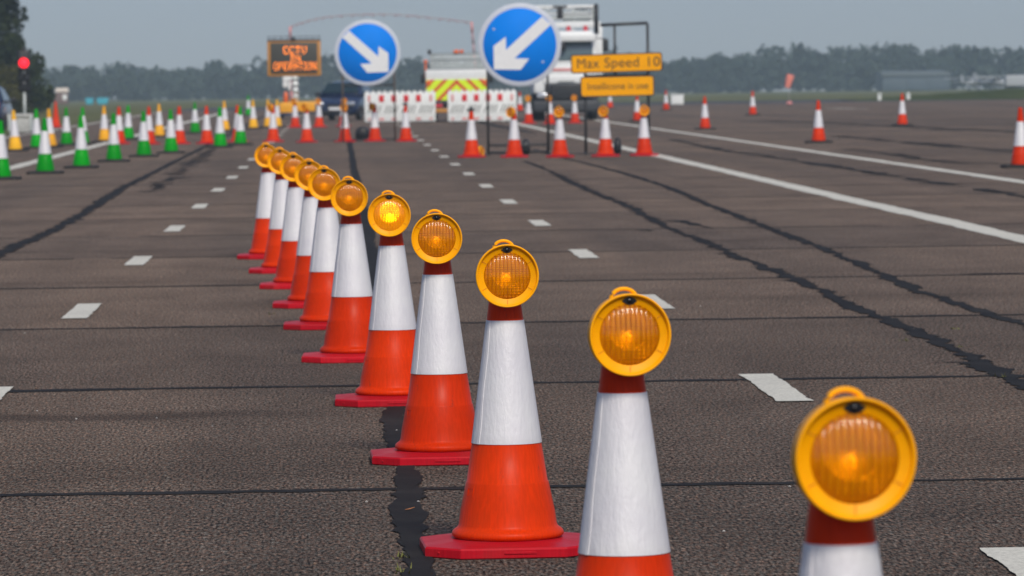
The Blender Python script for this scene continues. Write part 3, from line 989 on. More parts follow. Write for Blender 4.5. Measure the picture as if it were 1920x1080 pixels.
# ------------------------------------------------------------------ blue arrow signs
ARROW = [(926.2, 85.6), (926.2, 128.9), (975.6, 130), (991.6, 110), (964.4, 108.9), (1032.2, 47.8), (1016.7, 32.2), (948.9, 93.3), (948.9, 68.9)]
ARROW = [((x - 974.5) / 77.0, (84 - y) / 77.0) for x, y in ARROW]
def arrow_sign(label, cx, cy, r_px, base_y, posts, mirror, bar_y):
    D = gpt(cx, base_y).y
    c = dpt(cx, cy, D)
    rr = r_px * D / FPX
    t = thing('arrow_sign', label, 'road sign', (c.x, D, 0), R(1), 'blue arrow signs')
    X90 = Matrix.Translation((0, 0, c.z)) @ Matrix.Rotation(R(90), 4, 'X')
    mb = MB()
    mb.lathe([(rr * 0.97, -0.02), (rr, -0.018), (rr, 0.0), (rr * 0.995, 0.003), (rr * 0.885, 0.003)], 'signborder', 72, X90, True, True)
    mb.build('sign_plate', t)
    mb = MB()
    mb.lathe([(rr * 0.882, 0.0035), (rr * 0.88, 0.006)], 'signblue', 72, X90, True, True)
    for a, b in ((0.55, -0.42), (-0.62, 0.38)):
        mb.lathe([(0.025, 0.0), (0.02, 0.006)], 'signborder', 12, X90 @ Matrix.Translation((a * rr, b * rr, 0.006)), True, True)
    mb.build('sign_face', t)
    mb = MB()
    pl = [((-x if mirror else x) * rr, z * rr + c.z) for x, z in ARROW]
    mb.prism(pl, -0.011, -0.0062, 'signwhite')
    mb.build('arrow', t)
    mb = MB()
    xs = []
    for px in posts:
        x = dpt(px, base_y, D).x - c.x
        xs.append(x)
        mb.tube([(x, 0.05, 0.0), (x, 0.05, c.z + rr * 0.55)], 0.024, 'rust' if mirror else 'steel', 10)
        mb.tube([(x, 0.05, 1.0), (x, 0.9, 0.02)], 0.02, 'steel', 8)
        mb.tube([(x, -0.25, 0.03), (x, 0.95, 0.03)], 0.022, 'steel', 8)
    zb = dpt(cx, bar_y, D).z
    mb.tube([(xs[0], 0.05, zb), (xs[1], 0.05, zb)], 0.022, 'steel', 8)
    mb.tube([(xs[0], 0.9, 0.05), (xs[1], 0.9, 0.05)], 0.02, 'steel', 8)
    mb.tube([(xs[0], 0.04, c.z + rr * 0.4), (xs[1], 0.04, c.z + rr * 0.4)], 0.02, 'steel', 8)
    mb.build('stand', t)
    return D, c
D1, c1 = arrow_sign('smaller blue round sign with white arrow pointing down right, before the navy car', 689, 99, 62, 266, (644, 741), True, 160)
D2, c2 = arrow_sign('larger blue round sign with white arrow pointing down left, before the white lorry', 974.5, 84, 78, 291, (916, 1029), False, 272)
def sandbag(px, py, label, w=0.42, h=0.2, group='sandbags on the sign stands'):
    p = gpt(px, py)
    b2 = bmesh.new()
    bmesh.ops.create_icosphere(b2, subdivisions=3, radius=1.0)
    rr = random.Random(px)
    for v in b2.verts:
        x, y, z = v.co
        k = 1 + 0.06 * math.sin(5 * x + px) * math.cos(4 * z)
        v.co = (math.copysign(abs(x) ** 0.7, x) * w / 2 * k, math.copysign(abs(y) ** 0.8, y) * 0.16, max(-0.0, 0) + (math.copysign(abs(z) ** 0.75, z) * h / 2 + h / 2) * (1 - 0.25 * x * x))
    mb = MB()
    mb.merge(b2, 'black', None, True)
    return tag(mb.build('sandbag', None, p), label, 'sandbag', group)
sandbag(680, 263, 'black ballast bag under the smaller blue sign, left of a cone', 0.38, 0.36)
sandbag(986, 290, 'black ballast bag between two lamp cones under the larger blue sign', 0.2, 0.32)
sandbag(1158, 290, 'black ballast bag under the lower amber sign', 0.16, 0.34)

# ------------------------------------------------------------------ amber text signs on one frame
DA = gpt(1099, 290).y
ax = dpt(1157, 290, DA).x
def axz(px, py):
    p = dpt(px, py, DA)
    return p.x - ax, p.z
t = thing('sign_frame', 'dark tubular frame carrying both amber text signs', 'sign frame', (ax, DA, 0))
mb = MB()
xl, _ = axz(1099, 290); xr, _ = axz(1217, 285); _, zt = axz(1215, 44); _, zl = axz(1099, 104)
xm, _ = axz(1153, 100)
mb.tube([(xl, 0.05, 0), (xl, 0.05, zl)], 0.028, 'steel', 10)
mb.tube([(xr, 0.05, 0), (xr, 0.05, zt)], 0.03, 'steel', 10)
mb.build('post', t)
mb = MB()
mb.tube([(xm, 0.05, zl - 0.4), (xm, 0.05, zt)], 0.026, 'steel', 10)
mb.tube([(xm - 0.28, 0.05, zt - 0.02), (xr, 0.05, zt + 0.01)], 0.034, 'steel', 10)
mb.tube([(xl, 0.05, zl - 0.4), (xr, 0.05, zl - 0.4)], 0.02, 'steel', 10)
mb.tube([(xl, 0.05, axz(1157, 160)[1] - 0.1), (xr, 0.05, axz(1157, 160)[1] - 0.1)], 0.02, 'steel', 8)
mb.build('cross_bar', t)
mb = MB()
for x in (xl, xr):
    mb.tube([(x, -0.3, 0.03), (x, 1.0, 0.03)], 0.024, 'steel', 8)
    mb.tube([(x, 0.05, 1.0), (x, 0.95, 0.03)], 0.02, 'steel', 8)
mb.build('foot', t)
def text_sign(label, corners, text, size, spacing, tilt):
    (x0, y0), (x1, y1) = corners
    a = dpt(x0, y0, DA - 0.05); b = dpt(x1, y1, DA - 0.05)
    w, h = b.x - a.x, a.z - b.z
    t = thing('text_sign', label, 'road sign', ((a.x + b.x) / 2, DA - 0.05, (a.z + b.z) / 2), 0, 'amber text signs')
    t.rotation_euler = (0, R(-tilt), 0)
    def rrect(w, h, r):
        o = []
        for cx, cz, a0 in ((w / 2 - r, h / 2 - r, 0), (-w / 2 + r, h / 2 - r, 90), (-w / 2 + r, -h / 2 + r, 180), (w / 2 - r, -h / 2 + r, 270)):
            for k in range(6):
                an = R(a0 + 18 * k)
                o.append((cx + r * math.cos(an), cz + r * math.sin(an)))
        return o
    mb = MB(); mb.prism(rrect(w, h, 0.05), -0.012, 0.012, 'signtext'); mb.build('backing_plate', t)
    mb = MB(); mb.prism(rrect(w - 0.045, h - 0.045, 0.04), -0.016, -0.0125, 'signamber'); mb.build('sign_face', t)
    for word, wx, wwid in text:                      # each word centred on its pixel x and scaled to its width
        me = text_mesh(word, size, spacing)
        me.materials.append(M['signtext'])
        xs = [v.co.x for v in me.vertices]
        k = (wwid * DA / FPX) / (max(xs) - min(xs))
        x = dpt(wx, 120, DA - 0.05).x - (a.x + b.x) / 2
        me.transform(Matrix.Diagonal((k, 1, 1, 1)))
        o = bpy.data.objects.new('lettering', me)
        COL.objects.link(o); o.parent = t; o.location = (x, -0.019, 0.0)
    return t
r1 = text_sign('upper amber sign reading Max Speed 10', ((1070, 101.5), (1242, 134.5)), (('Max', 1102, 41), ('Speed', 1166, 64), ('10', 1224, 22)), 0.27, 1.05, 1.0)
r2 = text_sign('lower amber sign reading Intellicone in use', ((1088, 143.5), (1227, 180)), (('Intellicone', 1136, 70), ('in', 1182, 9), ('use', 1203.5, 23)), 0.19, 1.0, 0.5)

# ------------------------------------------------------------------ plastic barriers
def barrier(label, px0, px1, base_y, rz):
    a, b = gpt(px0, base_y), gpt(px1, base_y)
    w = b.x - a.x
    H = 0.98
    t = thing('safety_barrier', label, 'barrier', ((a.x + b.x) / 2, a.y, 0), rz, 'white plastic barriers')
    mb = MB()
    mb.box((0, 0, 0.575), (w, 0.09, 1.03), 'whiteplastic', 0.015)
    n = 12
    for k in range(n):
        x = -w / 2 + (k + 0.5) * w / n
        mb.prism([(x + 0.085 * math.cos(R(an)), 1.08 + 0.10 * math.sin(R(an))) for an in range(0, 181, 18)], -0.04, 0.04, 'whiteplastic')
        mb.box((x, -0.048, 0.575), (0.02, 0.012, 0.98), 'whiteplastic', 0.003)
    mb.build('panel', t)
    for nm, z, h, mt in (('red_patch', 0.90, 0.24, 'barred'), ('red_patch', 0.155, 0.08, 'barpink')):
        for k in range(6):
            mb = MB()
            x = -w / 2 + 0.17 + k * (w - 0.34) / 5
            ww = 0.18 if k not in (0, 5) else 0.085
            mb.box((x, -0.055, z), (ww, 0.012, h), mt if k not in (0, 5) else 'barpink', 0.002)
            mb.build(nm, t)
    mb = MB()
    for k in range(19):
        x = -w / 2 + 0.16 + k * (w - 0.32) / 18
        if k in (4, 9, 14):
            continue
        hh = 0.14
        mb.prism([(x - 0.075, 0.51 - hh), (x - 0.03, 0.51 - hh), (x + 0.09, 0.51 + hh), (x + 0.045, 0.51 + hh)], -0.062, -0.0605 + 0.01, 'bargrey')
    mb.build('hatched_print', t)
    mb = MB()
    for sx in (-1, 1):
        mb.box((sx * (w / 2 - 0.3), 0, 0.03), (0.16, 0.6, 0.06), 'darkgrey', 0.015)
    mb.build('foot', t)
    return t
barrier('white barrier with red squares left of the gap, before the navy car', 684, 814, 232, R(1))
barrier('white barrier with red squares right of the gap, before the chevron truck', 839.5, 969.5, 231, R(7))

# ------------------------------------------------------------------ vehicles
def wheel(parent, x, y, r, w, name='wheel'):
    q = Matrix.Translation((x, y, r)) @ Matrix.Rotation(R(90), 4, 'Y')
    wl = MB()
    wl.lathe([(r * 0.62, -w / 2), (r * 0.93, -w / 2), (r, -w / 2 + 0.03), (r, w / 2 - 0.03), (r * 0.93, w / 2), (r * 0.62, w / 2), (r * 0.62, -w / 2)], 'tyre', 32, q)
    o = wl.build(name, parent)
    rm = MB()
    rm.lathe([(0.01, w * 0.30), (r * 0.3, w * 0.34), (r * 0.55, w * 0.2), (r * 0.62, w * 0.45), (r * 0.62, -w * 0.45), (r * 0.55, -w * 0.2), (r * 0.3, -w * 0.34), (0.01, -w * 0.30)], 'rim', 24, q)
    rm.build('rim', o)
    return o
def loft(mb, secs, mat, smooth=True):
    """secs: list of (y, [(x,z)...]) mirrored half outlines from bottom centre to top centre"""
    rows = []
    for y, half in secs:
        full = [(x, z) for x, z in half] + [(-x, z) for x, z in reversed(half)]
        rows.append([(x, y, z) for x, z in full])
    n = len(rows[0])
    vs = [p for r_ in rows for p in r_]
    fs = []
    for i in range(len(rows) - 1):
        for k in range(n):
            k2 = (k + 1) % n
            fs.append((i * n + k, i * n + k2, (i + 1) * n + k2, (i + 1) * n + k))
    fs.append(tuple(range(n))); fs.append(tuple(range((len(rows) - 1) * n, len(rows) * n)))
    mb.add(vs, fs, mat, smooth)
def make_car(label, loc, rz, group=None, rear=False):
    t = thing('parked_car', label, 'car', loc, rz, group)
    L = 4.2
    def sec(w, zb, zt, crown=0.04):
        return [(0.0, zb), (w * 0.86, zb), (w, zb + 0.14), (w * 1.0, zb + 0.30), (w * 0.985, zt - 0.12), (w * 0.93, zt - 0.02), (w * 0.6, zt + crown * 0.6), (0, zt + crown)]
    mb = MB()
    loft(mb, [(0.0, sec(0.62, 0.28, 0.62)), (0.06, sec(0.76, 0.22, 0.72)), (0.25, sec(0.86, 0.2, 0.80)), (0.9, sec(0.885, 0.2, 0.93)), (1.3, sec(0.89, 0.2, 0.98)), (2.4, sec(0.895, 0.2, 0.98)), (3.6, sec(0.88, 0.22, 1.0)), (4.05, sec(0.82, 0.25, 0.98)), (4.2, sec(0.72, 0.32, 0.86))], 'navy')
    mb.build('body', t)
    mb = MB()                                      # cabin: roof and pillars
    def cab(w, z):
        return [(0, 0.95), (0.86, 0.95), (0.85, 1.0), (w + 0.03, z - 0.08), (w, z - 0.03), (w * 0.6, z + 0.02), (0, z + 0.03)]
    loft(mb, [(1.05, cab(0.84, 1.03)), (1.75, cab(0.66, 1.47)), (2.3, cab(0.66, 1.53)), (3.2, cab(0.64, 1.49)), (3.95, cab(0.74, 1.06))], 'navy')
    mb.build('cabin', t)
    mb = MB()
    mb.add([(-0.74, 1.06, 1.06), (0.74, 1.06, 1.06), (0.60, 1.70, 1.455), (-0.60, 1.70, 1.455)], [(0, 1, 2, 3)], 'glass')
    vs = [(-0.74, 1.06, 1.06), (0.74, 1.06, 1.06), (0.60, 1.70, 1.455), (-0.60, 1.70, 1.455)]
    off = Vector((0, -0.03, 0.045))
    mb = MB()
    mb.add([Vector(v) + off for v in vs] + [Vector(v) + off * 0.3 for v in vs], [(0, 1, 2, 3), (7, 6, 5, 4), (0, 4, 5, 1), (1, 5, 6, 2), (2, 6, 7, 3), (3, 7, 4, 0)], 'glass')
    mb.build('windscreen', t)
    for sx in (-1, 1):
        mb = MB()
        vs = [(0.875, 1.5, 1.02), (0.70, 1.85, 1.42), (0.69, 3.1, 1.42), (0.87, 3.6, 1.02)]
        mb.add([(sx * x + sx * 0.012, y, z) for x, y, z in vs] + [(sx * x - sx * 0.01, y, z) for x, y, z in vs], [(0, 1, 2, 3), (7, 6, 5, 4), (0, 4, 5, 1), (1, 5, 6, 2), (2, 6, 7, 3), (3, 7, 4, 0)], 'glass')
        mb.build('side_window', t)
        mb = MB()
        mb.box((sx * 1.0, 1.5, 1.03), (0.2, 0.14, 0.15), 'black', 0.04)
        mb.build('mirror', t)
        mb = MB()
        mb.box((sx * 0.62, 0.12, 0.66), (0.34, 0.22, 0.17), 'chrome', 0.06, Matrix.Rotation(R(-sx * 14), 4, 'Z'))
        mb.build('headlight', t)
        mb = MB()
        mb.box((sx * 0.66, 4.12, 0.84), (0.2, 0.16, 0.24), 'redlamp', 0.04)
        mb.build('tail_light', t)
        for y in (0.82, 3.35):
            wheel(t, sx * 0.80, y, 0.31, 0.2)
    mb = MB()
    mb.box((0, -0.01, 0.60), (0.7, 0.06, 0.09), 'black', 0.02)
    mb.box((0, 0.0, 0.33), (1.1, 0.08, 0.14), 'black', 0.03)
    mb.build('grille', t)
    mb = MB()
    mb.box((0, -0.025, 0.47), (0.52, 0.03, 0.11), 'signwhite', 0.004)
    mb.build('number_plate', t)
    mb = MB()
    mb.add([], [], 'glass')
    mb.box((0, 3.80, 1.24), (1.2, 0.05, 0.34), 'glass', 0.02, None, (0.9, 1), (0, -0.24))
    mb.build('rear_window', t)
    return t
p = gpt(629, 226)
car = make_car('dark navy hatchback parked facing us behind the smaller blue sign', (p.x, p.y, 0), R(-9), 'parked cars')
p = gpt(-42, 244)
dup(car, (p.x, p.y + 4.2, 0), R(180), 'dark blue car cut off by the left picture edge behind the traffic light', 'parked cars')

# white lorry
DL = gpt(1062, 226).y
pL = gpt(1062, 226)
t = thing('white_lorry', 'white works lorry with raised rack facing us behind the larger blue sign', 'lorry', (pL.x, DL, 0), R(0))
mb = MB()
mb.box((0, 1.0, 1.66), (2.36, 2.0, 0.80), 'white', 0.09)
mb.box((0, 1.08, 2.52), (2.34, 1.8, 0.93), 'white', 0.07, None, (0.93, 0.9), (0, 0.08))
mb.box((0, 1.15, 3.10), (2.2, 1.6, 0.36), 'white', 0.1, None, (0.94, 0.86))
mb.build('cab', t)
mb = MB()
mb.box((0, 0.02, 3.02), (2.22, 0.24, 0.28), 'white', 0.05)
mb.build('sun_visor', t)
mb = MB()
mb.box((0, 0.19, 2.54), (2.06, 0.06, 0.70), 'truckglass', 0.02, None, (0.93, 1), (0, 0.11))
mb.build('windscreen', t)
mb = MB()
mb.box((0, -0.01, 1.50), (1.75, 0.1, 0.30), 'white', 0.05)
mb.box((0, -0.07, 1.42), (0.62, 0.02, 0.05), 'bargrey', 0.004)
mb.build('bonnet_panel', t)
mb = MB()
mb.box((-0.12, -0.01, 1.86), (0.75, 0.02, 0.10), 'barpink', 0.004)
mb.build('red_stripe', t)
mb = MB()
mb.box((0, -0.03, 1.04), (1.12, 0.12, 0.56), 'black', 0.03)
for k in range(4):
    mb.box((0, -0.1, 0.86 + 0.12 * k), (1.06, 0.03, 0.03), 'darkgrey', 0.005)
mb.build('grille', t)
mb = MB()
mb.box((0, 0.1, 0.52), (2.44, 0.5, 0.44), 'darkgrey', 0.08)
mb.box((0, -0.15, 0.40), (1.3, 0.06, 0.14), 'black', 0.02)
mb.build('bumper', t)
for sx in (-1, 1):
    mb = MB(); mb.box((sx * 0.86, -0.03, 0.92), (0.42, 0.12, 0.20), 'chrome', 0.05); mb.build('headlight', t)
    mb = MB(); mb.box((sx * 0.98, 0.05, 1.32), (0.40, 0.2, 0.62), 'white', 0.06); mb.build('corner_panel', t)
    mb = MB(); mb.box((sx * 1.47, 0.25, 2.74), (0.22, 0.14, 0.46), 'black', 0.05); mb.tube([(sx * 1.1, 0.3, 3.0), (sx * 1.47, 0.25, 2.98)], 0.02, 'black'); mb.build('mirror', t)
    wheel(t, sx * 1.0, 1.3, 0.48, 0.3)
    wheel(t, sx * 1.0, 5.4, 0.48, 0.5)
mb = MB(); mb.box((-0.08, 0.02, 2.74), (0.2, 0.2, 0.34), 'black', 0.06); mb.tube([(-0.08, 0.05, 2.9), (-0.05, 0.2, 3.05)], 0.02, 'black'); mb.build('front_mirror', t)
mb = MB(); mb.box((0, 3.9, 0.85), (2.3, 4.6, 0.3), 'darkgrey', 0.03); mb.build('chassis', t)
mb = MB()
mb.box((0, 4.3, 1.18), (2.5, 4.4, 0.35), 'white', 0.03)
mb.box((1.27, 2.3, 2.35), (0.26, 0.2, 2.2), 'white', 0.02)
mb.box((-1.27, 2.3, 2.35), (0.26, 0.2, 2.2), 'white', 0.02)
mb.build('body', t)
mb = MB()
mb.box((0, 2.3, 3.52), (2.7, 0.16, 0.22), 'white', 0.02)
for z, hgt in ((3.80, 0.10), (3.98, 0.05), (4.2, 0.10)):
    mb.box((-0.15, 2.3, z), (2.5, 0.14, hgt), 'white' if z > 4 else 'greywhite', 0.015)
    mb.box((-0.15, 5.6, z), (2.5, 0.14, hgt), 'white', 0.015)
for x in (-1.35, -0.75, 0.35, 1.05):
    mb.box((x, 2.3, 3.9), (0.08, 0.1, 0.66), 'greywhite', 0.01)
    mb.box((x, 5.6, 2.8), (0.08, 0.1, 2.9), 'white', 0.01)
for x in (-1.35, 1.05):
    mb.box((x, 3.95, 4.2), (0.08, 3.2, 0.08), 'white', 0.01)
mb.box((0.45, 2.35, 3.78), (1.0, 0.06, 0.28), 'greywhite', 0.01)
mb.box((0.65, 2.32, 4.10), (0.5, 0.05, 0.14), 'hangarroof', 0.01)
for k in range(7):
    x = -1.3 + k * 0.36
    mb.tube([(x, 2.3, 4.03), (x + 0.18, 2.3, 4.2), (x + 0.36, 2.3, 4.03)], 0.018, 'white', 6)
mb.build('raised_rack', t)
mb = MB(); mb.box((-0.16, 2.18, 3.97), (0.22, 0.16, 0.46), 'black', 0.04); mb.box((-0.16, 2.18, 4.2), (0.52, 0.1, 0.08), 'black', 0.02); mb.build('floodlight', t)
mb = MB(); mb.tube([(1.18, 2.2, 3.2), (1.18, 2.2, 4.28)], 0.085, 'black', 14); mb.build('exhaust_stack', t)
for x in (0.13, 0.76):
    mb = MB(); mb.lathe([(0.10, 0.0), (0.10, 0.03), (0.085, 0.04), (0.08, 0.15), (0.05, 0.19), (0.005, 0.2)], 'redlamp', 16, Matrix.Translation((x, 1.0, 3.28))); mb.build('beacon', t)

# chevron truck, seen from behind
pT = gpt(857, 228.5)
t = thing('chevron_truck', 'small works truck with yellow and red chevron tailgate beyond the barriers', 'truck', (pT.x, pT.y, 0), R(0.5))
mb = MB()
mb.box((0, 1.6, 1.17), (2.26, 3.2, 0.76), 'white', 0.02)
mb.box((0, 0.02, 1.72), (2.26, 0.1, 0.40), 'white', 0.03)
mb.build('body', t)
mb = MB(); mb.box((0, 4.1, 1.25), (1.95, 1.9, 1.3), 'white', 0.15, None, (0.88, 0.7)); mb.box((0, 4.9, 0.8), (1.9, 1.3, 0.6), 'white', 0.12); mb.build('cab', t)
mb = MB()
zc0, zc1, xw = 0.80, 1.555, 1.12
mb.box((0, -0.045, (zc0 + zc1) / 2), (2 * xw, 0.02, zc1 - zc0), 'fluoro', 0)
mb.build('tailgate', t)
tg = MB()
def clip_poly(poly, axis, lim, keep_less):
    out = []
    for i in range(len(poly)):
        a, b = poly[i], poly[(i + 1) % len(poly)]
        ia = (a[axis] <= lim) == keep_less
        ib = (b[axis] <= lim) == keep_less
        if ia:
            out.append(a)
        if ia != ib:
            k = (lim - a[axis]) / (b[axis] - a[axis])
            out.append((a[0] + (b[0] - a[0]) * k, a[1] + (b[1] - a[1]) * k))
    return out
for sx in (-1, 1):
    for k in range(6):
        o = -0.94 + k * 0.47
        # stripes falling away from the centre line
        poly = [(0, zc1 - o), (0, zc1 - o - 0.15), (xw, zc1 - o - 0.15 - xw), (xw, zc1 - o - xw)]
        poly = [(x, z) for x, z in poly]
        for ax_, lim, kl in ((1, zc1, True), (1, zc0, False)):
            poly = clip_poly(poly, ax_, lim, kl) if poly else poly
        if len(poly) > 2:
            tg.prism([(sx * x, z) for x, z in poly], -0.062, -0.056, 'barred')
tg.build('chevron_stripe', t)
for sx in (-1, 1):
    mb = MB(); mb.box((sx * 1.03, -0.075, 1.44), (0.16, 0.03, 0.20), 'amberlamp', 0.02); mb.build('corner_light', t)
    mb = MB(); mb.box((sx * 0.70, -0.04, 0.60), (0.36, 0.06, 0.13), 'redlamp', 0.02); mb.build('tail_light', t)
    mb = MB(); mb.box((sx * 1.28, 4.4, 1.6), (0.16, 0.1, 0.36), 'black', 0.03); mb.tube([(sx * 0.95, 4.4, 1.7), (sx * 1.28, 4.4, 1.7)], 0.02, 'black'); mb.build('mirror', t)
    wheel(t, sx * 0.9, 1.0, 0.36, 0.36)
    wheel(t, sx * 0.85, 4.6, 0.36, 0.22)
mb = MB()
mb.box((0, 0.0, 0.715), (2.2, 0.12, 0.13), 'darkgrey', 0.02)
mb.box((0, 2.4, 0.62), (0.9, 4.6, 0.16), 'darkgrey', 0.02)
mb.build('chassis', t)
mb = MB(); mb.box((0, -0.02, 0.42), (1.7, 0.08, 0.15), 'vmsframe', 0.02); mb.box((0.5, -0.02, 0.52), (0.06, 0.06, 0.2), 'darkgrey', 0); mb.box((-0.5, -0.02, 0.52), (0.06, 0.06, 0.2), 'darkgrey', 0); mb.build('bumper_bar', t)
mb = MB()
for k in range(5):
    mb.box((0.06, 3.0, 2.02 + 0.115 * k), (2.1, 0.04, 0.085), 'greywhite', 0.006)
for x in (-0.95, -0.55, 0.55, 1.07):
    mb.box((x, 3.04, 1.95), (0.06, 0.04, 1.15), 'greywhite', 0.006)
mb.box((0.06, 3.0, 2.52), (2.2, 0.06, 0.05), 'hangarroof', 0.01)
mb.box((0.06, 2.97, 2.30), (2.2, 0.03, 0.03), 'hangarroof', 0.0)
mb.box((0.06, 2.97, 1.97), (2.2, 0.03, 0.03), 'hangarroof', 0.0)
mb.build('headboard', t)
for x, y, z, s_, nm in ((0.0, 3.0, 2.54, 1.5, 'amberlamp'), (0.2, 3.0, 2.54, 1.0, 'amberlamp'), (-1.15, 2.9, 2.18, 1.0, 'amberlamp')):
    mb = MB(); mb.lathe([(0.07 * s_, 0.0), (0.075 * s_, 0.05), (0.06 * s_, 0.11), (0.005, 0.13)], nm, 16, Matrix.Translation((x, y, z)), True)
    if z < 2.4:
        mb.tube([(x, y, 1.6), (x, y, z)], 0.03, 'amberlamp'); mb.tube([(x, y, 1.62), (x + 0.2, y, 1.62)], 0.03, 'darkgrey')
    mb.build('beacon', t)
mb = MB(); mb.box((-1.0, 3.0, 2.6), (0.14, 0.12, 0.16), 'darkgrey', 0.03); mb.build('work_light', t)

# ------------------------------------------------------------------ matrix message sign on its trailer
pV = gpt(553, 222)
sV = FPX / pV.y
t = thing('matrix_sign', 'trailer matrix sign lit with CCTV IN OPERATION in amber dots', 'message sign', (pV.x, pV.y, 0), 0)
def vz(py):
    return dpt(553, py, pV.y).z
zb, zt_ = vz(142.5), vz(76)
zc, pw, ph = (zb + zt_) / 2, 100 / sV, zt_ - zb
mb = MB()
mb.box((0, 0.12, zc), (pw, 0.2, ph), 'vmsframe', 0.03)
mb.build('cabinet', t)
mb = MB()
mb.box((0, 0.0, zc + 0.02), (pw * 0.88, 0.06, ph * 0.86), 'vmspanel', 0.01)
mb.build('display_panel', t)
mb = MB()
mb.box((0, 0.1, zt_ + 0.03), (pw, 0.26, 0.05), 'darkgrey', 0.01)
for k in range(9):
    x = -pw / 2 + 0.05 + k * (pw - 0.1) / 8
    mb.tube([(x, 0.05, zt_), (x, 0.05, zt_ + 0.17)], 0.014, 'darkgrey', 6)
mb.tube([(-pw / 2, 0.05, zt_ + 0.17), (pw / 2, 0.05, zt_ + 0.17)], 0.016, 'darkgrey', 6)
mb.box((-0.03, 0.02, zt_ + 0.06), (0.22, 0.14, 0.14), 'black', 0.03)
mb.build('top_rail', t)
FONT = {'C': ['01110', '10001', '10000', '10000', '10000', '10001', '01110'], 'T': ['11111', '00100', '00100', '00100', '00100', '00100', '00100'],
        'V': ['10001', '10001', '10001', '10001', '10001', '01010', '00100'], 'I': ['111', '010', '010', '010', '010', '010', '111'],
        'N': ['10001', '11001', '11001', '10101', '10011', '10011', '10001'], 'O': ['01110', '10001', '10001', '10001', '10001', '10001', '01110'],
        'P': ['11110', '10001', '10001', '11110', '10000', '10000', '10000'], 'E': ['11111', '10000', '10000', '11110', '10000', '10000', '11111'],
        'R': ['11110', '10001', '10001', '11110', '10100', '10010', '10001'], 'A': ['01110', '10001', '10001', '11111', '10001', '10001', '10001']}
def dots(word, cx, y_px, width_px, height_px):
    cols = sum(len(FONT[c][0]) + 1 for c in word) - 1
    px_ = width_px / sV / cols
    pz = height_px / sV / 7
    x = dpt(cx, 100, pV.y).x - pV.x - cols * px_ / 2
    z0 = vz(y_px)
    for c in word:
        g = FONT[c]
        lt = MB()
        for r_ in range(7):
            for k in range(len(g[0])):
                if g[r_][k] == '1':
                    q = Matrix.Translation((x + (k + 0.5) * px_, -0.033, z0 - (r_ + 0.5) * pz)) @ Matrix.Rotation(R(90), 4, 'X')
                    lt.lathe([(min(px_, pz) * 0.42, 0.0), (min(px_, pz) * 0.39, 0.008)], 'led', 8, q, False, True)
        x += (len(g[0]) + 1) * px_
        lt.build('lit_letter', t)
dots('CCTV', 553, 86.5, 43, 15)
dots('IN', 553.5, 103.5, 19, 11)
dots('OPERATION', 553, 116.5, 80, 15)
mb = MB()
xm = dpt(554, 180, pV.y).x - pV.x
mb.tube([(xm, 0.15, 0.5), (xm, 0.15, zb)], 0.12, 'whiteplastic', 12)
for k in range(4):
    mb.box((xm, 0.1, 0.9 + k * 0.26), (0.30, 0.26, 0.07), 'greywhite', 0.02)
mb.build('mast', t)
mb = MB()
x2 = dpt(538, 160, pV.y).x - pV.x
mb.box((x2, 0.1, zb - 0.12), (0.36, 0.2, 0.2), 'whiteplastic', 0.03); mb.box((x2 - 0.08, 0.1, zb - 0.34), (0.2, 0.16, 0.3), 'whiteplastic', 0.03); mb.box((x2 + 0.1, 0.1, zb - 0.42), (0.12, 0.12, 0.36), 'whiteplastic', 0.03)
mb.box(((x2 + xm) / 2, 0.1, zb - 0.06), (0.4, 0.08, 0.06), 'whiteplastic', 0.01)
mb.build('camera_unit', t)
mb = MB()
mb.box((-0.33, 0.2, 0.46), (0.62, 0.9, 0.46), 'vmsyellow', 0.04)
mb.box((0.62, 0.2, 0.50), (1.15, 0.9, 0.42), 'vmsyellow', 0.04)
mb.box((0.25, 0.25, 0.22), (1.9, 1.0, 0.08), 'darkgrey', 0.02)
mb.tube([(-0.6, -0.1, 0.22), (-0.6, -0.1, 0.0)], 0.05, 'navy', 8); mb.tube([(1.0, -0.1, 0.22), (1.0, -0.1, 0.0)], 0.05, 'navy', 8)
mb.box((-0.35, -0.26, 0.19), (0.5, 0.04, 0.12), 'navy', 0.02)
mb.build('trailer', t)
for sx in (-0.55, 1.0):
    wheel(t, sx, 0.35, 0.26, 0.16)
mb = MB()
x3 = dpt(536, 180, pV.y).x - pV.x
mb.lathe([(0.10, 0.0), (0.10, 0.22), (0.085, 0.30), (0.08, 0.40), (0.01, 0.46)], 'amberlamp', 14, Matrix.Translation((x3, 0.0, 0.69)), True)
mb.build('beacon', t)

# height-gauge arch far behind
pG = gpt(715, 209)
sG = FPX / pG.y
t = thing('height_gauge_arch', 'thin arched red and white height gauge spanning behind the signs', 'height gauge', (pG.x, pG.y, 0), 0)
def gx(px, py):
    p = dpt(px, py, pG.y)
    return (p.x - pG.x, 0.0, p.z)
top = [(544, 50), (562, 44), (585, 37), (612, 32), (650, 28.5), (690, 27), (730, 27), (775, 30), (815, 34), (850, 38), (883, 42)]
for k in range(len(top) - 1):
    pass
mb = MB()
for k in range(len(top) - 1):
    a, b = Vector(gx(*top[k])), Vector(gx(*top[k + 1]))
    for j in range(4):
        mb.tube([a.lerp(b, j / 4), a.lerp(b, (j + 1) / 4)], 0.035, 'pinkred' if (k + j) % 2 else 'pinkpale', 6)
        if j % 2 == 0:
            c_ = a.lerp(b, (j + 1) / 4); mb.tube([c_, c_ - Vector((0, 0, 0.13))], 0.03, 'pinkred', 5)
mb.build('boom', t)
